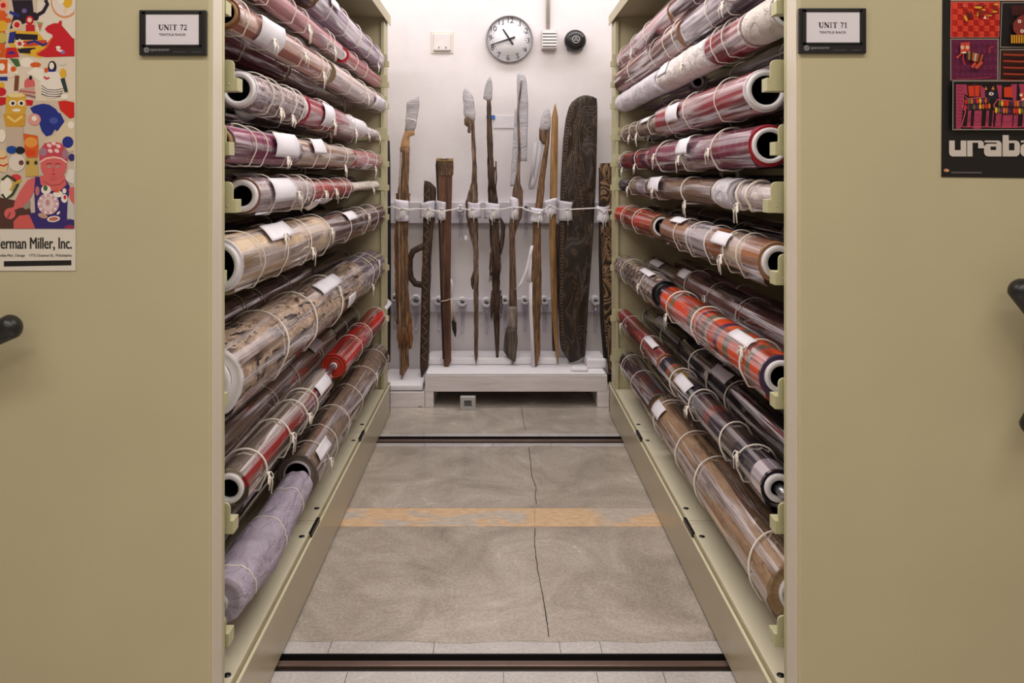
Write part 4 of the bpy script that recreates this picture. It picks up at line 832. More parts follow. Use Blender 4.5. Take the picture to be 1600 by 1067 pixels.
pegs = [(616, 465, 0, 5, 'beside the ragged spear'), (649, 469, 0, 8, 'below the loop handle of the dark club'), (685, 470, 0, 6, 'at the left edge of the reddish plank'), (722, 471, 0, 6.5, 'between the plank and the thin spear'), (760, 472, 0, 7, 'between the thin spear and the fibrous spear'), (789, 469, 0, 5.5, 'left of the paddle with flared foot'), (820, 469, 0, 5.5, 'right of the paddle with flared foot'), (851, 469, 0, 5.5, 'left of the smooth stake'), (931, 469, 0, 6.5, 'right of the big carved board'),
        (719, 325, 1, 5, 'on the upper board, nearest the plank'), (822, 324, 1, 5, 'on the upper board right of the sleeved paddle')]
for (px, py, up, rp, where) in pegs:
    D = 5.47; c = P(px, py, D); rad = rp*D/F
    t = thing('wall_peg', 'foam wrapped peg '+where, 'peg', (c.x, 5.55, c.z), 'foam wrapped pegs'); g = G(); sp = []
    for k in range(30): a = k*.42; q = rad*(.35+.6*k/29); sp.append((q*math.cos(a), q*math.sin(a)))
    vs = [(x, y_, z) for y_ in (-.09, 0) for x, z in sp]; n = len(sp); g.add(vs, [(i, i+1, n+i+1, n+i) for i in range(n-1)], 0, None, True)
    o = g.build('foam_wrap', foam(), t); m = o.modifiers.new('thickness', 'SOLIDIFY'); m.thickness = .006
    g = G(); g.tube([(0, -.085, 0), (0, 0, 0)], rad*.28, 10); g.build('peg_rod', M_STEEL, t)
    g = G(); g.tube([(0, -.045, -rad*.6), (.004, -.05, -rad-.09), (0, -.045, -rad-.2)], [.018, .015, .009], 12); g.build('clear_tube', M_CLR, t)
o = wall_box('paper_note', 771, 804, 181, 200, 5.594, .004, flat((226, 222, 228), .7), 'blank white paper taped to the back wall behind the spears', 'paper', 0)
bt = wall_box('tape', 760, 773.5, 180, 186, 5.588, .003, flat((40, 112, 196), .6), '', 'x', 0); del bt['label'], bt['category']
bt.parent = o; bt.location = Vector(bt.location)-Vector(o.location); bt['label'] = 'blue tape'
# fixtures on the back wall
D = 5.575; c = P(796, 61, D); rad = 37*D/F
t = thing('wall_clock', 'round silver rimmed wall clock showing about eighteen to eleven', 'clock', (c.x, YW, c.z))
def ringp(r, y, n=64): return [(r*math.cos(2*PI*k/n), y, r*math.sin(2*PI*k/n)) for k in range(n)]
g = G(); g.loft([ringp(rad*.97, -.002), ringp(rad, -.02), ringp(rad*.99, -.036), ringp(rad*.955, -.04), ringp(rad*.935, -.034), ringp(rad*.935, -.02)], cap=False); g.build('rim', flat((150, 148, 150), .3, .6), t)
g = G(); g.loft([ringp(rad*.94, -.004), ringp(rad*.94, -.022)]); g.build('dial', flat((232, 230, 236), .5, 0.0, .01), t)
g = G(); M_INK = ink((44, 44, 48)); rot = math.radians(4)
for k in range(60):
    a = 2*PI*k/60+rot; r_ = rad*.7 if k % 5 else rad*.69; s_ = .0012 if k % 5 else .003; x, z = r_*math.sin(a), r_*math.cos(a); g.box(x-s_, x+s_, -.0232, -.022, z-s_, z+s_)
g.build('minute_dots', M_INK, t)
def hand(tip, tail, w0, w1, a, part, y):
    g = G(); s, c_ = math.sin(a), math.cos(a); px = lambda u, v: (u*s+v*c_, u*c_-v*s)
    g.prism([px(-tail, -w0), px(tip, -w1), px(tip, w1), px(-tail, w0)], y, y-.002); g.build(part, M_INK, t)
hand(rad*.5, rad*.28, .0075, .005, math.radians(-33), 'hour_hand', -.026)
hand(rad*.83, rad*.25, .007, .0035, math.radians(-108), 'minute_hand', -.029)
g = G(); g.tube([(0, -.022, 0), (0, -.033, 0)], .008, 16); g.build('hub', M_INK, t)
FONT = {}
def text(s, cx, cz, hgt, wid=None, y=0, mat=None, parent=None, part='lettering', bold=0.0, th=.0006, align='CENTER', rot=0, label=None):
    cu = bpy.data.curves.new('text', 'FONT'); cu.body = s; cu.size = 1; cu.offset = bold; cu.align_x = align; cu.extrude = .02; cu.resolution_u = 3
    to = bpy.data.objects.new('text', cu); C.objects.link(to); bpy.context.view_layer.update()
    me = bpy.data.meshes.new_from_object(to.evaluated_get(bpy.context.evaluated_depsgraph_get())); bpy.data.objects.remove(to)
    xs = [v.co.x for v in me.vertices]; ys = [v.co.y for v in me.vertices]; y0, y1 = (0, max(ys)) if min(ys) > -.12 else (min(ys), max(ys)); k = hgt/(y1-y0)
    kx = (wid/(max(xs)-min(xs))) if wid else k; xm = (max(xs)+min(xs))/2 if align == 'CENTER' else min(xs)
    for v in me.vertices:
        vx, vy, vz = (v.co.x-xm)*kx, (v.co.y-(y0+y1)/2)*k, v.co.z/.02*th; v.co = (cx+vx, y-vz, cz+vy)
    me.materials.clear(); me.materials.append(mat); me.update()
    o = bpy.data.objects.new(part, me); C.objects.link(o)
    if parent: o.parent = parent
    return o
for k in range(1, 13):
    a = 2*PI*k/12+rot; r_ = rad*.80; text(str(k), r_*math.sin(a), r_*math.cos(a), .037, None, -.0228, M_INK, t, 'numeral', .0)
text('Simplex', rad*-.02, -rad*.2, .009, .034, -.0228, M_INK, t, 'lettering')
D = 5.55
def bx(t, part, px0, px1, py0, py1, D, y0, y1, mat, bev=.003):
    a, b = X(px0, D)-t.location[0], X(px1, D)-t.location[0]; c_, d = Z(py1, D)-t.location[2], Z(py0, D)-t.location[2]; g = G(); g.box(a, b, y0, y1, c_, d); return g.build(part, mat, t, bev)
c = P(690.5, 65.5, 5.58); t = thing('thermostat', 'square white wall box on a taped backing plate, left of the clock', 'wall box', (c.x, YW, c.z))
bx(t, 'backing_plate', 673, 708, 48.5, 83, 5.58, -.006, 0, flat((226, 216, 206), .6)); bx(t, 'cover', 677.5, 704, 53, 78.5, 5.59, -.016, -.006, flat((222, 216, 216), .4))
bx(t, 'frame_line', 677.5, 704, 78, 80, 5.59, -.017, -.006, flat((150, 144, 140), .5), 0)
for a in (685, 696): bx(t, 'slot', a, a+1.5, 73, 76, 5.585, -.0168, -.015, M_BLK, 0)
c = P(858, 62, 5.5); t = thing('wall_speaker', 'white louvred box at the bottom of the conduit between clock and bell', 'signal box', (c.x, YW, c.z))
bx(t, 'housing', 846.5, 870.5, 47, 76, 5.53, -.09, 0, flat((214, 206, 204), .4))
for k in range(5): bx(t, 'louvre', 848, 869.5, 49.2+k*4.9, 51.6+k*4.9, 5.5, -.097, -.088, flat((240, 238, 238), .4), .001); bx(t, 'slot', 848, 869.5, 51.8+k*4.9, 53.1+k*4.9, 5.5, -.0915, -.088, flat((120, 112, 110), .6), 0)
g = G(); x = X(856.5, 5.56)
for dx in (-.007, .007): g.tube([(x+dx, 5.572, Z(47, 5.56)-.0), (x+dx, 5.572, CEIL)], .0075, 10)
o = g.build('conduit', flat((196, 190, 182), .4)); tag(o, 'grey conduit running up the wall from the louvred box', 'pipe')
c = P(900, 61.5, 5.5); t = thing('alarm_bell', 'round black alarm bell with a pale emblem on the back wall', 'bell', (c.x, YW, c.z)); R_ = 17.2*5.5/F
g = G(); g.loft([ringp(R_*.9, -.03), ringp(R_, -.034), ringp(R_*1.0, -.05), ringp(R_*.93, -.075), ringp(R_*.75, -.09), ringp(R_*.4, -.098), ringp(R_*.05, -.1)]); g.build('gong', flat((36, 35, 38), .28, .2), t)
g = G(); g.box(-R_*.72, R_*.72, -.03, 0, -R_*.82, R_*.78); g.build('back_box', M_BLK, t, .004)
g = G(); g.loft([ringp(R_*.36, -.1015, 32), ringp(R_*.355, -.1025, 32), ringp(R_*.3, -.1025, 32), ringp(R_*.29, -.1015, 32)], cap=False)
for a in (90, 210, 330): g.box(R_*.13*math.cos(math.radians(a))-.0045, R_*.13*math.cos(math.radians(a))+.0045, -.102, -.099, R_*.13*math.sin(math.radians(a))-.0045, R_*.13*math.sin(math.radians(a))+.0045)
g.build('emblem', flat((170, 168, 170), .5), t)
# little box standing on the floor
D = 5.07; c = P(731, 640, D); t = thing('floor_sensor', 'small grey square box with a recessed window on the floor before the pallet', 'box', (c.x, D, 0)); k_ = D/F
g = G(); w_ = 12*k_; h_ = 20.5*k_
for (a, b, c2, d2) in ((-w_, w_, 0, h_*.27), (-w_, w_, h_*.73, h_), (-w_, -w_*.5, h_*.27, h_*.73), (w_*.5, w_, h_*.27, h_*.73)): g.box(a, b, 0, .04, c2, d2)
g.box(-w_*.9, w_*.9, .02, .045, .004, h_-.004); g.build('case', flat((186, 184, 184), .4), t, .002)
g = G(); g.box(-w_*.4, w_*.4, .012, .02, h_*.33, h_*.67); g.build('window', flat((104, 102, 104), .3), t)
# ---------------------------------------------------------------- signs, posters and handles on the end panels
YS = Y0
class Flat:
    """flat printed shapes, given in measured photo positions on the panel plane; each lies a hair above the last"""
    def __init__(s, D, clip=None): s.clip = clip; s.D = D; s.g = G(); s.m = []; s.k = {}; s.n = 0
    def idx(s, c):
        if c not in s.k: s.k[c] = len(s.m); s.m.append(ink(c))
        return s.k[c]
    def poly(s, pts, c):
        s.n += 1; y = s.D-s.n*.000012
        if s.clip: pts = [(min(max(x, s.clip[0]), s.clip[1]), min(z, s.clip[2])) for x, z in pts]
        vs = [(X(x, s.D), y, Z(z, s.D)) for x, z in pts]
        s.g.add(vs, [tuple(range(len(vs)))], s.idx(c))
    def rect(s, a, b, c_, d, c): s.poly([(a, c_), (b, c_), (b, d), (a, d)], c)
    def ell(s, cx, cy, rx, ry, c, n=22, rot=0):
        cr, sr = math.cos(rot), math.sin(rot)
        s.poly([(cx+rx*math.cos(2*PI*k/n)*cr-ry*math.sin(2*PI*k/n)*sr, cy+rx*math.cos(2*PI*k/n)*sr+ry*math.sin(2*PI*k/n)*cr) for k in range(n)], c)
    def line(s, pts, w, c):
        s.n += 1; y = s.D-s.n*.000012; vs = []; n = len(pts)
        for i, (x, z) in enumerate(pts):
            a = pts[max(0, i-1)]; b = pts[min(n-1, i+1)]; dx, dz = b[0]-a[0], b[1]-a[1]; l = math.hypot(dx, dz) or 1
            vs += [(X(x-dz/l*w/2, s.D), y, Z(z+dx/l*w/2, s.D)), (X(x+dz/l*w/2, s.D), y, Z(z-dx/l*w/2, s.D))]
        s.g.add(vs, [(2*i, 2*i+1, 2*i+3, 2*i+2) for i in range(n-1)], s.idx(c))
    def build(s, part, t):
        me = s.g; rel(me, t.location); return me.build(part, s.m, t)
def fbx(t, part, a, b, c, d, y0, y1, mat, bev=0, D=None):
    D = D or y0; g = G(); g.box(X(a, D), X(b, D), y0, y1, Z(d, D), Z(c, D)); rel(g, t.location); return g.build(part, mat, t, bev)
def serif(fl, ch, x, y, h, w, c):
    """thick and thin strokes with slab serifs"""
    T, t_ = w*.26, w*.1
    R = fl.rect
    if ch == 'U': R(x+w*.14, x+w*.14+T, y, y+h*.75, c); R(x+w*.78, x+w*.78+t_, y, y+h*.75, c); R(x, x+w*.5, y, y+h*.07, c); R(x+w*.64, x+w, y, y+h*.07, c); fl.line([(x+w*.27, y+h*.7), (x+w*.33, y+h*.88), (x+w*.52, y+h*.95), (x+w*.72, y+h*.88), (x+w*.83, y+h*.7)], t_*1.6, c)
    elif ch == 'N': R(x+w*.12, x+w*.12+t_, y, y+h, c); R(x+w*.8, x+w*.8+t_, y, y+h, c); fl.line([(x+w*.16, y+h*.04), (x+w*.84, y+h*.97)], T, c); R(x, x+w*.3, y, y+h*.07, c); R(x, x+w*.34, y+h*.93, y+h, c); R(x+w*.66, x+w, y, y+h*.07, c)
    elif ch == 'I': R(x+w*.36, x+w*.64, y, y+h, c); R(x+w*.1, x+w*.9, y, y+h*.07, c); R(x+w*.1, x+w*.9, y+h*.93, y+h, c)
    elif ch == 'T': R(x+w*.38, x+w*.62, y, y+h, c); R(x+w*.04, x+w*.96, y, y+h*.09, c); R(x+w*.04, x+w*.1, y, y+h*.28, c); R(x+w*.9, x+w*.96, y, y+h*.28, c); R(x+w*.24, x+w*.76, y+h*.93, y+h, c)
    elif ch == '7': R(x+w*.1, x+w*.95, y, y+h*.17, c); fl.line([(x+w*.9, y+h*.1), (x+w*.62, y+h*.5), (x+w*.42, y+h)], T*.8, c)
    elif ch == '1': R(x+w*.38, x+w*.64, y, y+h, c); R(x+w*.16, x+w*.86, y+h*.93, y+h, c); fl.line([(x+w*.18, y+h*.2), (x+w*.5, y+h*.05)], t_*1.4, c)
    elif ch == '2': fl.line([(x+w*.14, y+h*.28), (x+w*.25, y+h*.1), (x+w*.5, y+h*.05), (x+w*.76, y+h*.15), (x+w*.78, y+h*.35), (x+w*.55, y+h*.62), (x+w*.15, y+h*.93)], t_*1.9, c); R(x+w*.1, x+w*.92, y+h*.84, y+h, c)
def plaque(a, b, c, d, num, sa, sb, sc_, sd_, label):
    D = YS; t = thing('sign_holder', label, 'sign', (X((a+b)/2, D), D, Z(d, D)), 'unit signs')
    fbx(t, 'frame', a, b, c, d, D-.01, D, M_BLK, .002, D-.01)
    for r in ((sa-6, sb+4, sc_-4, sc_), (sa-6, sb+4, sd_, sd_+3), (sa-6, sa, sc_-4, sd_+3), (sb, sb+4, sc_-4, sd_+3)): fbx(t, 'window_rim', r[0], r[1], r[2], r[3], D-.0125, D-.01, M_BLK, .0006, D-.01)
    cd_ = fbx(t, 'card', sa, sb, sc_, sd_, D-.0108, D-.01, flat((228, 222, 232), .5, 0.0, .02), 0, D-.01)
    f = Flat(D-.0110); x = (sa+sb)/2-22.5; ink_ = (44, 40, 44)
    for ch, w in (('U', 8.6), ('N', 8.4), ('I', 4.4), ('T', 7.8), (' ', 3.4), ('7', 5.8), (num, 5.8)):
        if ch != ' ': serif(f, ch, x, sc_+16, 8.6, w, ink_)
        x += w+.25
    cd_.location = (0, 0, 0); o_ = f.build('unit_number', t); o_.parent = cd_
    text('TEXTILE RACK', X((sa+sb)/2, D-.011)-t.location[0], Z(sc_+31.5, D-.011)-t.location[2], 3.4*D/F, 42*D/F, -.0112, ink((90, 84, 90)), t, 'lettering', .01, .0002)
    f = Flat(D-.0106); g0 = (150, 150, 150); cx, cy = a+12, d-8.5
    f.ell(cx, cy, 4.2, 4.2, g0); f.ell(cx, cy, 3.2, 3.2, (40, 40, 42)); 
    for q in range(4): f.ell(cx+2*math.cos(q*PI/2+.4), cy+2*math.sin(q*PI/2+.4), 1.4, 1.0, g0, 10, q)
    f.build('logo', t)
    text('spacesaver', X(a+18, D-.0106)-t.location[0], Z(d-7.8, D-.0106)-t.location[2], 4.6*D/F, 30*D/F, -.0107, ink((150, 150, 150)), t, 'lettering', .0, .0002, 'LEFT')
    f = Flat(D-.0106); f.rect(a+53, a+74, d-5.6, d-4.9, (100, 100, 100)); f.rect(a+82, a+97, d-5.6, d-4.9, (100, 100, 100)); f.build('small_print', t)
plaque(217, 322, 15.5, 86.5, '2', 228, 311, 22.5, 70, 'black framed UNIT 72 sign on the left end panel')
plaque(1248.5, 1354, 12.5, 83.5, '1', 1259.5, 1343, 19, 66.5, 'black framed UNIT 71 sign on the right end panel')

def poster_sheet(t, pts, D, mat, curl=.0, part='sheet'):
    # a sheet of paper with its own thickness, the lower edge lifting slightly off the panel
    (a, b, c, d) = pts; g = G(); n = 14; vs = []
    for i in range(n+1):
        for j in range(2):
            z = c+(d-c)*i/n; x = (a, b)[j]; vs.append((X(x, D), D, Z(z, D)))
    g.add(vs, [(2*i, 2*i+2, 2*i+3, 2*i+1) for i in range(n)]); rel(g, t.location); o = g.build(part, mat, t)
    m = o.modifiers.new('thickness', 'SOLIDIFY'); m.thickness = .0006; m.offset = -1; return o
# toy poster
DP = YS-.0022; t = thing('toy_poster', 'poster of colourful folk toys with a white caption strip on the left panel', 'poster', (X(-60, DP), DP, Z(423, DP)))
fbx(t, 'sheet', -290, 118, -330, 423, DP, DP+.0008, flat((224, 216, 204), .4, 0.0, .02), 0, DP)
f = Flat(DP-.0001, (-282, 116.5, 357)); BG = (206, 188, 168)
f.rect(-282, 116.5, -320, 357, BG)
A = lambda *p: [(x/5.925, y/5.925) for x, y in p]; B_ = lambda *p: [(x/5.925, 180+y/5.925) for x, y in p]
def EA(cx, cy, rx, ry, c, rot=0): f.ell(cx/5.925, cy/5.925, rx/5.925, ry/5.925, c, 22, rot)
def EB(cx, cy, rx, ry, c, rot=0): f.ell(cx/5.925, 180+cy/5.925, rx/5.925, ry/5.925, c, 22, rot)
WH, RD, BL, YL, OR, PK, DKc, GN, NV, CR = (232, 222, 208), (198, 34, 44), (38, 50, 132), (222, 172, 48), (214, 92, 34), (212, 100, 100), (40, 30, 44), (70, 104, 58), (58, 46, 110), (236, 226, 212)
f.poly(A((350, 0), (690, 0), (690, 520), (380, 520), (330, 300)), (224, 212, 196)); f.poly(A((0, 530), (690, 530), (690, 930), (0, 930)), (222, 206, 186))
f.poly(A((110, 0), (300, 0), (310, 100), (300, 190), (90, 270), (130, 120)), DKc); f.line(A((330, 150), (400, 110), (440, 40), (420, 0)), 6, DKc); f.poly(A((280, 100), (370, 130), (350, 190), (290, 190)), DKc)
EA(225, 100, 24, 22, (110, 90, 150)); EA(600, 20, 130, 150, (214, 150, 100)); EA(600, 10, 118, 138, (226, 212, 204)); EA(625, 15, 45, 60, YL); EA(605, 100, 18, 30, (230, 200, 160)); EA(565, 5, 30, 26, CR)
f.rect(0, 8, 0, 90, OR); EA(30, 50, 50, 50, (232, 160, 130)); EA(30, 50, 24, 24, RD); EA(20, 140, 50, 30, OR); EA(50, 190, 60, 26, OR); EA(20, 240, 50, 50, YL); f.rect(0, 9, 52, 68, GN); EA(20, 350, 40, 50, (200, 180, 90)); f.line(A((90, 110), (130, 130), (180, 150)), 5, BL)
f.poly(A((90, 280), (340, 290), (380, 330), (460, 430), (380, 540), (170, 490), (70, 400)), YL); f.poly(A((90, 300), (150, 290), (130, 400), (75, 400)), BL); f.poly(A((140, 310), (350, 320), (350, 370), (140, 370)), DKc)
f.poly(A((150, 380), (430, 370), (440, 410), (280, 430), (150, 430)), (200, 70, 44)); f.line(A((250, 400), (320, 380), (400, 420), (440, 400)), 4, BL); f.poly(A((160, 450), (330, 440), (320, 500), (180, 490)), DKc); EA(320, 480, 40, 26, YL); f.line(A((340, 500), (420, 460), (450, 400), (490, 350)), 4, OR)
EA(158, 230, 46, 46, (226, 190, 160)); EA(158, 230, 26, 26, RD); EA(275, 190, 36, 44, RD); EA(275, 185, 20, 22, (240, 200, 180)); f.poly(A((240, 230), (320, 230), (325, 290), (240, 290)), (196, 34, 44)); f.poly(A((340, 200), (400, 210), (370, 300)), (150, 160, 90)); EA(370, 240, 16, 20, PK)
for k in range(8): EA(183+32*math.cos(k*PI/4), 405+32*math.sin(k*PI/4), 14, 10, CR, k*PI/4)
EA(183, 405, 14, 14, RD); f.poly(A((60, 440), (150, 440), (180, 530), (50, 540)), RD); f.poly(A((60, 500), (110, 470), (150, 500)), BL); f.poly(A((0, 480), (70, 440), (50, 520), (0, 520)), OR); f.poly(A((90, 540), (170, 545), (190, 610), (150, 620)), GN)
f.poly(A((415, 270), (440, 240), (500, 215), (540, 215), (555, 190), (575, 195), (572, 235), (620, 290), (670, 350), (690, 360), (690, 520), (420, 530), (340, 510), (440, 440), (490, 350), (485, 320), (440, 300)), RD)
EA(560, 470, 38, 12, (236, 214, 214), .3); EA(540, 440, 22, 14, CR); EA(585, 485, 20, 14, (130, 120, 180))
EA(250, 580, 62, 46, CR); EA(330, 600, 50, 24, OR); f.poly(A((40, 560), (100, 600), (180, 680), (60, 700)), CR); EA(125, 640, 26, 26, OR); EA(90, 690, 60, 30, (226, 206, 190)); f.rect(0, 12, 93, 115, OR); EA(20, 620, 26, 34, CR); f.rect(0, 12, 120, 126, BL); EA(20, 790, 24, 30, YL); EA(10, 850, 50, 40, RD)
f.poly(A((240, 680), (330, 620), (420, 650), (370, 750), (300, 700)), CR); f.poly(A((140, 700), (180, 700), (170, 840), (130, 840)), (120, 70, 50)); EA(275, 780, 50, 60, PK); EA(285, 720, 15, 20, DKc); f.poly(A((190, 820), (320, 800), (330, 920), (160, 870)), (196, 160, 146)); f.line(A((170, 860), (330, 900)), 2, (120, 80, 80)); f.line(A((180, 840), (330, 860)), 2, (180, 70, 70))
EA(485, 620, 40, 56, DKc); EA(480, 610, 22, 32, CR); EA(480, 780, 110, 130, (232, 222, 210)); EA(480, 655, 40, 12, BL); 
for k in range(4): f.line(A((385, 790+k*26), (440, 830+k*20), (520, 835+k*20), (580, 820+k*22)), 1.2, (70, 60, 70))
EA(430, 650, 20, 24, OR); f.line(A((410, 710), (430, 730), (460, 720)), 3, RD); EA(580, 580, 36, 26, (216, 206, 196)); EA(585, 680, 30, 44, YL); f.poly(A((560, 730), (600, 720), (632, 850), (600, 855)), (44, 62, 60)); EA(600, 895, 34, 26, CR)
f.poly(A((0, 900), (60, 900), (60, 960), (0, 980)), RD); f.poly(A((240, 920), (310, 930), (300, 975), (250, 975)), RD)
f.poly(A((540, 940), (600, 930), (690, 950), (690, 1100), (640, 1090), (560, 1020)), (206, 40, 32))
f.poly(A((60, 880), (240, 870), (245, 1000), (225, 1060), (50, 1060)), (212, 164, 62)); EA(150, 880, 80, 22, (230, 206, 150)); EA(120, 955, 34, 28, CR); EA(200, 955, 34, 28, CR); EA(122, 957, 16, 16, DKc); EA(200, 957, 16, 16, DKc); EA(155, 1020, 40, 14, CR)
f.poly(B_((30, -10), (240, -10), (230, 100), (180, 110), (60, 110)), (206, 152, 50)); f.line(B_((70, 10), (140, 60), (210, 10)), 4, (232, 200, 120)); EA(280, 1090, 0.1, 0.1, CR)
f.poly(A((280, 1000), (330, 975), (400, 960), (460, 970), (520, 1010), (560, 1070), (360, 1070), (310, 1050)), BL); f.poly(B_((360, -20), (560, -20), (600, 60), (590, 130), (550, 160), (510, 130), (480, 180), (430, 195), (390, 150), (370, 90)), BL); EB(500, 50, 40, 30, (70, 84, 160)); EB(320, 40, 60, 55, (216, 150, 140)); EB(320, 30, 24, 24, CR)
f.poly(B_((600, 60), (690, 20), (690, 330), (600, 350), (400, 250), (520, 170)), (214, 196, 166)); EB(630, 250, 52, 54, BL); EB(665, 390, 30, 34, NV); EB(660, 90, 30, 34, CR)
f.poly(B_((60, 110), (220, 110), (210, 290), (60, 290)), (196, 174, 156)); EB(110, 320, 48, 36, (30, 70, 150)); EB(190, 325, 44, 34, (30, 34, 46)); EB(20, 190, 36, 60, CR); f.poly(B_((0, 330), (50, 310), (80, 440), (60, 530), (0, 520)), (224, 196, 150)); f.line(B_((0, 460), (40, 470), (75, 450)), 2.5, RD); f.line(B_((0, 400), (40, 400), (65, 380)), 2.5, OR)
EB(160, 440, 76, 80, (222, 210, 198)); EB(200, 440, 24, 24, (110, 60, 60)); EB(150, 580, 50, 34, (214, 60, 70)); f.poly(B_((220, 170), (350, 190), (360, 290), (350, 390), (250, 390), (230, 300)), OR); EB(290, 250, 60, 48, (226, 150, 70)); EB(285, 350, 50, 30, (214, 70, 30)); f.poly(B_((240, 400), (350, 400), (360, 560), (240, 570)), (200, 166, 90)); EB(260, 440, 16, 20, (60, 60, 40)); EB(335, 440, 16, 20, (60, 60, 40))
EB(60, 680, 60, 110, CR); f.line(B_((20, 600), (70, 560), (130, 590), (170, 640), (120, 730), (60, 780), (20, 730)), 4, (54, 70, 44)); f.line(B_((100, 700), (130, 640), (200, 600)), 4, (200, 170, 60)); f.poly(B_((0, 760), (200, 800), (280, 860), (330, 1055), (0, 1055)), (84, 56, 48)); EB(245, 820, 40, 50, (150, 140, 130))
f.poly(B_((640, 500), (690, 500), (690, 640), (600, 600)), (222, 214, 206)); f.poly(B_((600, 780), (690, 720), (690, 980), (620, 950)), (200, 196, 190))
# the seated doll
f.poly(B_((130, 1055), (130, 980), (180, 930), (270, 920), (330, 1000), (330, 1055)), (206, 92, 88)); f.poly(B_((270, 910), (330, 900), (400, 1055), (330, 1055)), NV)
f.poly(B_((330, 570), (260, 600), (190, 700), (140, 800), (130, 850), (200, 860), (270, 790), (320, 700)), PK); EB(95, 910, 52, 52, PK); f.line(B_((100, 900), (70, 960)), 3, (150, 70, 70)); f.line(B_((110, 870), (170, 850)), 5, PK)
f.poly(B_((330, 570), (400, 570), (600, 570), (650, 660), (630, 800), (620, 1055), (390, 1055), (330, 900), (320, 700)), NV)
f.poly(B_((370, 560), (600, 560), (620, 640), (560, 700), (450, 700), (380, 640)), PK); f.poly(B_((640, 680), (690, 660), (690, 830), (650, 780)), PK)
f.poly(B_((550, 1055), (580, 990), (650, 960), (690, 970), (690, 1055)), NV); EB(650, 1045, 50, 30, (150, 50, 80))
EB(450, 820, 100, 100, (206, 166, 176)); EB(450, 820, 56, 64, (222, 196, 196)); EB(445, 810, 20, 30, (190, 140, 150)); 
for k in range(10): EB(450+82*math.cos(k*.63), 820+82*math.sin(k*.63), 16, 9, CR, k*.63)
EB(430, 690, 46, 40, CR); EB(425, 675, 20, 26, GN); EB(540, 730, 46, 30, CR); f.poly(B_((505, 715), (530, 670), (555, 715)), OR); EB(600, 770, 30, 40, CR); EB(605, 760, 14, 20, RD); EB(600, 700, 18, 24, CR); EB(350, 700, 20, 44, (190, 110, 120)); EB(400, 930, 46, 22, (190, 150, 130), .3); EB(500, 960, 60, 28, CR, -.1); EB(500, 960, 44, 18, (190, 110, 90), -.1); EB(545, 905, 20, 10, CR, -.8)
EB(500, 470, 120, 120, PK); f.rect(470/5.925, 530/5.925, 275, 282, (206, 92, 92)); f.poly(B_((370, 430), (365, 330), (420, 260), (500, 245), (570, 260), (630, 330), (630, 430), (560, 395), (440, 395)), (196, 70, 84)); f.line(B_((372, 435), (430, 400), (500, 388), (570, 400), (625, 440)), 2.6, (236, 190, 180))
for (x, y) in ((470, 330), (530, 330), (460, 280), (545, 285), (500, 260)): EB(x, y, 24, 17, (236, 200, 196), .5)
EB(405, 340, 34, 40, (160, 120, 140)); EB(605, 360, 28, 46, (160, 120, 140)); EB(460, 475, 17, 9, (140, 160, 140)); EB(535, 475, 17, 9, (140, 160, 140)); f.line(B_((435, 455), (460, 445), (485, 452)), 1.2, (110, 50, 50)); f.line(B_((515, 452), (540, 445), (565, 455)), 1.2, (110, 50, 50)); EB(500, 505, 9, 14, (190, 80, 80)); EB(500, 545, 17, 6, (180, 40, 50)); f.line(B_((405, 610), (480, 650), (560, 640), (600, 600)), 1, (160, 70, 70))
random.seed(3)
for k in range(60): f.ell(random.uniform(-275, -5), random.uniform(-310, 350), random.uniform(8, 26), random.uniform(8, 30), random.choice([RD, BL, YL, OR, PK, CR, GN, NV, CR]), 16, random.random())
f.build('toy_picture', t)
lx, ly, lz = t.location
def cap(s, xl, xr, yb, yt, bold, part, D=DP-.0004):
    text(s, X((xl+xr)/2, D)-lx, Z((yb+yt)/2, D)-lz, (yb-yt)*D/F, (xr-xl)*D/F, D-ly, ink((48, 44, 44)), t, part, bold, .0002)
cap('Herman Miller, Inc.', -10, 111.6, 388.5, 371, 0.0, 'company_lettering'); cap('Herman Miller, Inc.', -9.2, 112.4, 388.5, 371, 0.0, 'company_lettering', DP-.0005)
cap('The Merchandise Mart, Chicago', -24, 39, 402, 397, .0, 'address_lettering'); cap('1772 Chestnut St., Philadelphia', 46, 112, 402, 397, .0, 'address_lettering')
f = Flat(DP-.0002); f.poly([(6, 408), (111.5, 406.5), (111.5, 414.5), (6, 416.5)], (38, 34, 34)); f.build('black_bar', t)
# mola poster
DM = YS-.0022; t = thing('textile_art_poster', 'black poster with stitched animal panels and large white letters on the right panel', 'poster', (X(1650, DM), DM, Z(277, DM)))
g = G(); pts = [(1475, -330), (1860, -330), (1860, 282), (1600, 278), (1471, 276.5)]
g.prism([(X(a, DM), Z(b, DM)) for a, b in pts], DM, DM+.0008); rel(g, t.location); g.build('sheet', flat((27, 25, 26), .35, 0.0, .05), t)
f = Flat(DM-.0001); C_ = lambda *p: [(1470+x/8.208, y/8.208) for x, y in p]; D2 = lambda *p: [(1470+x/6.67, 120+y/6.67) for x, y in p]
GR = (150, 140, 130)
def EC(cx, cy, rx, ry, c, rot=0): f.ell(1470+cx/8.208, cy/8.208, rx/8.208, ry/8.208, c, 20, rot)
f.poly(C_((125, -60), (3100, -60), (3100, 10), (125, 10)), (206, 170, 150))
f.poly(C_((128, 22), (762, 22), (745, 482), (122, 482)), (206, 120, 110)); f.poly(C_((134, 30), (755, 30), (738, 474), (130, 474)), (206, 46, 32))
f.poly(C_((122, 495), (742, 495), (740, 1032), (122, 1030)), GR); f.poly(C_((134, 508), (728, 508), (722, 1022), (134, 1022)), (98, 32, 66))
f.poly(C_((780, 28), (3100, 28), (3100, 612), (758, 610)), GR); f.poly(C_((790, 38), (3100, 38), (3100, 602), (768, 600)), (30, 24, 26))
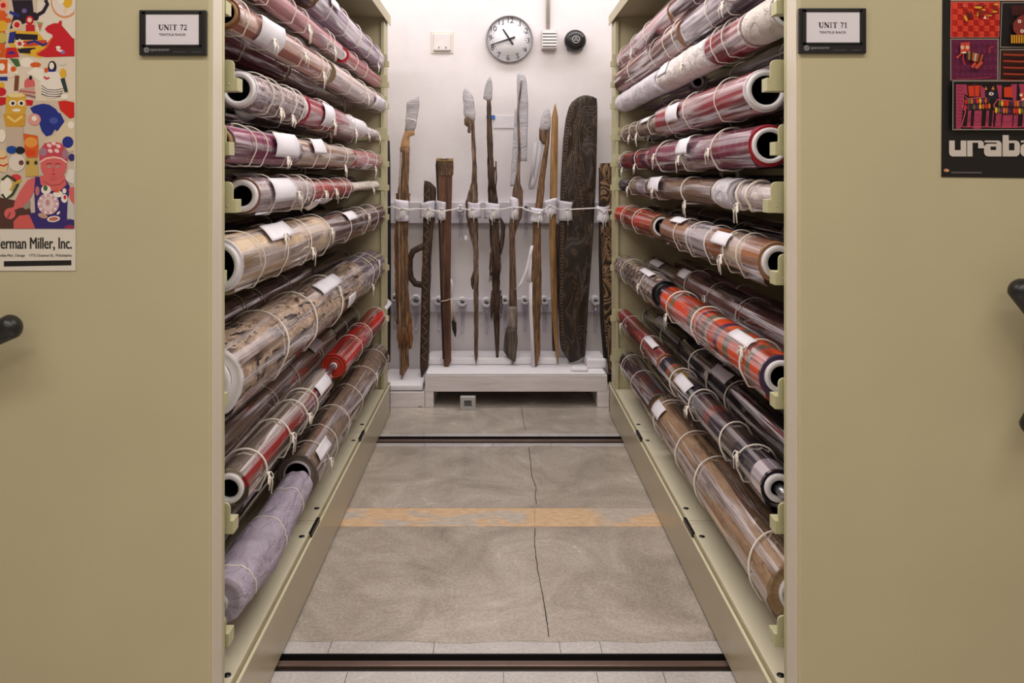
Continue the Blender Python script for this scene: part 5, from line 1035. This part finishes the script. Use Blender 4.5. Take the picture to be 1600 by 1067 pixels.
f.poly(C_((758, 630), (3100, 630), (3100, 1032), (750, 1032)), GR); f.poly(C_((768, 642), (3100, 642), (3100, 1022), (762, 1022)), (66, 34, 32))
def maze(x, y, s, c, w, flip=1):      # a square spiral
    p = [(x, y)]; d = [(1, 0), (0, 1), (-1, 0), (0, -1)]; L = s; 
    for k in range(7):
        dx, dy = d[k % 4]; p.append((p[-1][0]+dx*L*flip, p[-1][1]+dy*L))
        if k % 2: L -= s*.24
    for a, b in zip(p[:-1], p[1:]): f.line([a, b], w, c)
for i in range(9):
    for j in range(6):
        x, y = 1488+i*8.1, 6+j*8.9
        if x > 1556: continue
        maze(x, y, 6.6, (150, 24, 34) if (i+j) % 2 else (240, 92, 60), .8, 1 if (i+j) % 3 else 1)
for (x0_, y0_, w_, h_, c, r_) in ((305, 240, 30, 90, YL, -.4), (345, 200, 34, 100, (90, 30, 30), -.4), (380, 195, 30, 100, (110, 40, 30), -.4), (465, 100, 104, 30, YL, 0), (460, 75, 80, 16, (80, 30, 60), 0), (545, 75, 70, 20, (120, 60, 30), 0), (535, 132, 50, 24, YL, 0), (460, 185, 30, 70, (200, 140, 50), .2), (500, 170, 80, 90, (130, 36, 30), 0), (675, 155, 66, 22, YL, 0), (610, 205, 72, 22, (190, 150, 60), 0), (640, 180, 130, 18, (120, 34, 30), 0), (695, 62, 66, 24, YL, 0), (680, 105, 70, 50, (130, 34, 34), 0)):
    f.ell(1470+x0_/8.208, y0_/8.208, w_/2/8.208, h_/2/8.208, c, 8, r_)
f.poly(C_((527, 245), (553, 205), (570, 245)), CR); EC(290, 78, 20, 18, PK)
# striped cat panel
for k in range(40): maze(1490+(k % 8)*8.6, 66+(k//8)*12.5, 4.8, (124, 40, 82), .5)
f.poly(C_((225, 560), (345, 545), (350, 690), (225, 690)), (196, 66, 50)); EC(250, 615, 24, 26, (214, 180, 150)); EC(315, 615, 24, 26, (214, 180, 150)); EC(285, 680, 50, 10, CR); f.line(C_((240, 690), (190, 740)), 2.2, (190, 70, 52)); EC(190, 738, 16, 16, (200, 80, 60)); f.line(C_((260, 690), (262, 780), (285, 840)), 2, (180, 60, 50))
for k, c in enumerate([(60, 40, 40), (160, 120, 60), (70, 40, 36), (176, 96, 50), (200, 180, 160), (170, 90, 46), (80, 44, 36), (186, 76, 48), (60, 36, 36)]): f.poly(C_((300+k*28, 670-10*(k < 4)+k*5), (325+k*28, 670+k*5), (320+k*24, 770+k*6), (300+k*24, 765+k*6)), c)
f.line(C_((420, 810), (370, 870)), 4, (200, 76, 50)); f.line(C_((500, 800), (420, 880)), 5, (200, 76, 50)); f.line(C_((590, 690), (600, 620), (650, 600)), 2, (170, 60, 60)); f.line(C_((170, 1010), (300, 1015), (600, 1000)), 1.5, (150, 46, 60))
# beast panel
f.poly(C_((1067, 180), (960, 230), (895, 310), (900, 400), (950, 455), (1040, 450), (1067, 520), (1500, 540), (1500, 180)), (128, 48, 44)); EC(980, 283, 22, 22, CR); EC(1012, 407, 22, 22, CR); EC(980, 283, 10, 10, (90, 40, 40)); EC(1012, 407, 10, 10, (90, 40, 40))
for k in range(12): f.rect(1470+(885+k*24)/8.208, 1470+(897+k*24)/8.208, 10, 25, (92, 34, 34))
for k in range(12): f.rect(1470+(870+k*31)/8.208, 1470+(892+k*31)/8.208, 55.5, 68.5, (206, 144, 38))
for k in range(5): f.line([(1564, 86+k*10), (1590, 87+k*10), (1640, 85.4+k*10), (1850, 86+k*10)], 3, (156, 58, 38))
for k in range(6):
    for j in range(60): f.rect(1564+j*4.4, 1565.6+j*4.4, 79.5+k*9.6, 84+k*9.4, (50, 26, 28)) if j < 30 else None
# two long animals panel
f.poly(D2((95, 45), (2500, 45), (2500, 558), (92, 558)), GR); f.poly(D2((104, 54), (2500, 54), (2500, 548), (102, 548)), (26, 18, 22))
MG = (164, 58, 88); f.poly(D2((130, 85), (240, 85), (250, 200), (205, 180), (195, 380), (180, 545), (130, 545)), MG)
for k in range(6): f.line(D2((150, 110+k*70), (200, 120+k*70), (190, 150+k*70), (150, 145+k*70)), .9, (90, 24, 50))
f.poly(D2((255, 100), (375, 95), (370, 210), (265, 210)), (206, 62, 30)); f.line(D2((320, 75), (322, 215)), 1.5, (120, 30, 60)); f.poly(D2((380, 90), (430, 130), (430, 210), (385, 210)), MG)
f.poly(D2((425, 140), (440, 105), (455, 140)), (206, 130, 60)); f.poly(D2((495, 140), (515, 100), (530, 140)), (206, 130, 60)); f.poly(D2((440, 160), (540, 150), (565, 190), (545, 240), (440, 240)), (34, 30, 46)); f.ell(1470+495/6.67, 120+182/6.67, 3.6, 2.6, CR); f.ell(1470+497/6.67, 120+182/6.67, 1.6, 1.5, (150, 60, 60))
f.poly(D2((550, 90), (605, 95), (600, 230), (575, 230)), MG); f.poly(D2((628, 115), (720, 105), (715, 220), (628, 215)), (206, 60, 28)); f.poly(D2((700, 85), (760, 80), (755, 260), (720, 250)), MG); f.poly(D2((780, 80), (1300, 80), (1300, 250), (800, 180)), MG); f.poly(D2((790, 165), (1000, 160), (1000, 240), (800, 240)), (200, 72, 36)); f.ell(1470+803/6.67, 120+195/6.67, 2.4, 2, CR); f.ell(1470+828/6.67, 120+240/6.67, 3, 1.4, CR)
f.line(D2((195, 340), (210, 260), (205, 190), (250, 235), (430, 215), (440, 250)), 1.4, (206, 86, 104)); f.line(D2((530, 330), (520, 300), (560, 240), (740, 262), (900, 240)), 1.6, (206, 86, 104)); f.line(D2((185, 520), (230, 360), (205, 345)), 1.4, (206, 86, 104))
CL = [(196, 44, 36), (110, 96, 60), (206, 110, 36), (90, 36, 80), (206, 56, 40), (226, 176, 44), (90, 46, 96), (190, 90, 40), (60, 40, 50)]
for k in range(9):
    f.ell(1470+(235+k*29)/6.67, 120+(265-k*2)/6.67, 2.0, 4.4, CL[k % 9], 10); f.ell(1470+(225+k*31)/6.67, 120+(325-k*2)/6.67, 2.0, 4.4, CL[(k*2+4) % 9], 10)
for k in range(14):
    f.ell(1470+(580+k*27)/6.67, 120+(280+k*1)/6.67, 2.0, 5.0, CL[(k*4+1) % 9], 10); f.ell(1470+(545+k*27)/6.67, 120+(352+k*1)/6.67, 2.0, 5.0, CL[(k*5+5) % 9], 10)
for (a, b, c, d) in ((240, 285, 270, 520), (305, 395, 355, 545), (430, 470, 340, 520), (495, 520, 250, 520), (530, 600, 390, 520), (600, 715, 400, 530), (715, 770, 400, 530), (810, 900, 380, 520), (930, 1000, 380, 520), (1030, 1130, 380, 520)):
    f.poly(D2((a+15, c if c > 350 else 355), (b, c if c > 350 else 355), (b-8, d), (a, d)), MG); f.line(D2((a+20, 400), (b-14, 410), (b-18, 470), (a+14, 480), (a+22, 440)), .8, (90, 24, 50))
f.line(D2((190, 525), (430, 525), (560, 530), (700, 530), (830, 525)), 1.2, (206, 80, 100))
f.build('textile_panels', t)
f = Flat(DM-.002); LC = (206, 196, 188); K = (27, 25, 26)
def rr_(x0, x1, y0, y1, r, c, cs='tl tr bl br'):
    P_ = []
    for nm, cx, cy, a0 in (('tl', x0+r, y0+r, 180), ('tr', x1-r, y0+r, 270), ('br', x1-r, y1-r, 0), ('bl', x0+r, y1-r, 90)):
        if nm in cs: P_ += [(cx+r*math.cos(math.radians(a0+k*15)), cy+r*math.sin(math.radians(a0+k*15))) for k in range(7)]
        else: P_.append(({'tl': x0, 'tr': x1, 'br': x1, 'bl': x0}[nm], {'tl': y0, 'tr': y0, 'br': y1, 'bl': y1}[nm]))
    f.poly(P_, c)
rr_(1483, 1510, 219.6, 244.4, 6, LC, 'bl'); f.rect(1491.8, 1501, 219, 234.5, K)                      # u
f.rect(1511.2, 1519.6, 219.6, 244.4, LC); rr_(1511.2, 1537.8, 219.6, 231.5, 6, LC, 'tr'); f.rect(1519.6, 1528.4, 223, 233, K); f.rect(1528.4, 1538, 229, 231.6, LC)     # r
rr_(1538.5, 1565, 219.6, 244.4, 6, LC, 'tr bl'); f.poly([(1537, 222.5), (1557, 222.5), (1557, 225.5), (1537, 227.5)], K); rr_(1537.5, 1556, 224.5, 244.4, 7, LC, 'tl bl'); f.rect(1547.6, 1556.4, 229, 234.4, K); f.rect(1556.4, 1565, 226, 244.4, LC)   # a
f.rect(1566.5, 1576, 211, 244.4, LC); rr_(1566.5, 1593.5, 219.6, 244.4, 7, LC, 'tr br'); f.rect(1576.4, 1585, 223.5, 234.8, K)   # b
rr_(1595, 1622, 219.6, 244.4, 6, LC, 'tr bl'); f.poly([(1593.5, 222.5), (1613, 222.5), (1613, 225.5), (1593.5, 227.5)], K); rr_(1594.5, 1612, 224.5, 244.4, 7, LC, 'tl bl'); f.rect(1604, 1613, 229, 234.4, K); f.rect(1613, 1622, 226, 244.4, LC)
f.build('title_lettering', t)
f = Flat(DM-.002); f.ell(1478.5, 266, 4, 2.6, (196, 130, 100)); f.ell(1480.5, 266.6, 2.6, 1.8, (206, 170, 120)); f.rect(1486, 1534, 268.6, 269.6, (120, 114, 110)); f.rect(1486, 1535, 270.4, 271.0, (104, 98, 94)); f.build('credit_line', t)

# three spoked handles of the rack drives
def handle(hx, hy, tipx, tipy, rk, label):
    c = P(hx, hy, 1.80); t = thing('rack_handle', label, 'handle', (c.x, Y0, c.z)); g = G()
    g.loft([[(r_*math.cos(2*PI*k/28), y, r_*math.sin(2*PI*k/28)) for k in range(28)] for r_, y in ((.05, 0), (.05, -.03), (.038, -.045), (.03, -.06), (.03, -.085), (.01, -.09))]); g.build('hub', M_BLK, t)
    tv = P(tipx, tipy, 1.80)-c; L = math.hypot(tv.x, tv.z); a0 = math.atan2(tv.z, tv.x)
    for k in range(3):
        a = a0+k*2*PI/3; d = Vector((math.cos(a), 0, math.sin(a))); g = G(); n = 14; q = []; R = []
        for i in range(n+1): u = i/n; q.append(d*(L*u)+Vector((0, -.07, 0))); R.append(.019+.009*u)
        for i in range(1, 7): b = i*PI/12; q.append(d*(L+.026*math.sin(b))+Vector((0, -.07, 0))); R.append(.0285*math.cos(b)+.0005)
        g.tube(q, R, 20); g.build('spoke', flat((30, 29, 31), .33), t)
handle(-112, 574, 19, 510, 'L', 'black spoked drive handle, mostly out of view at the left photo edge')
handle(1662, 552, 1611, 662, 'R', 'black spoked drive handle, mostly out of view at the right photo edge')
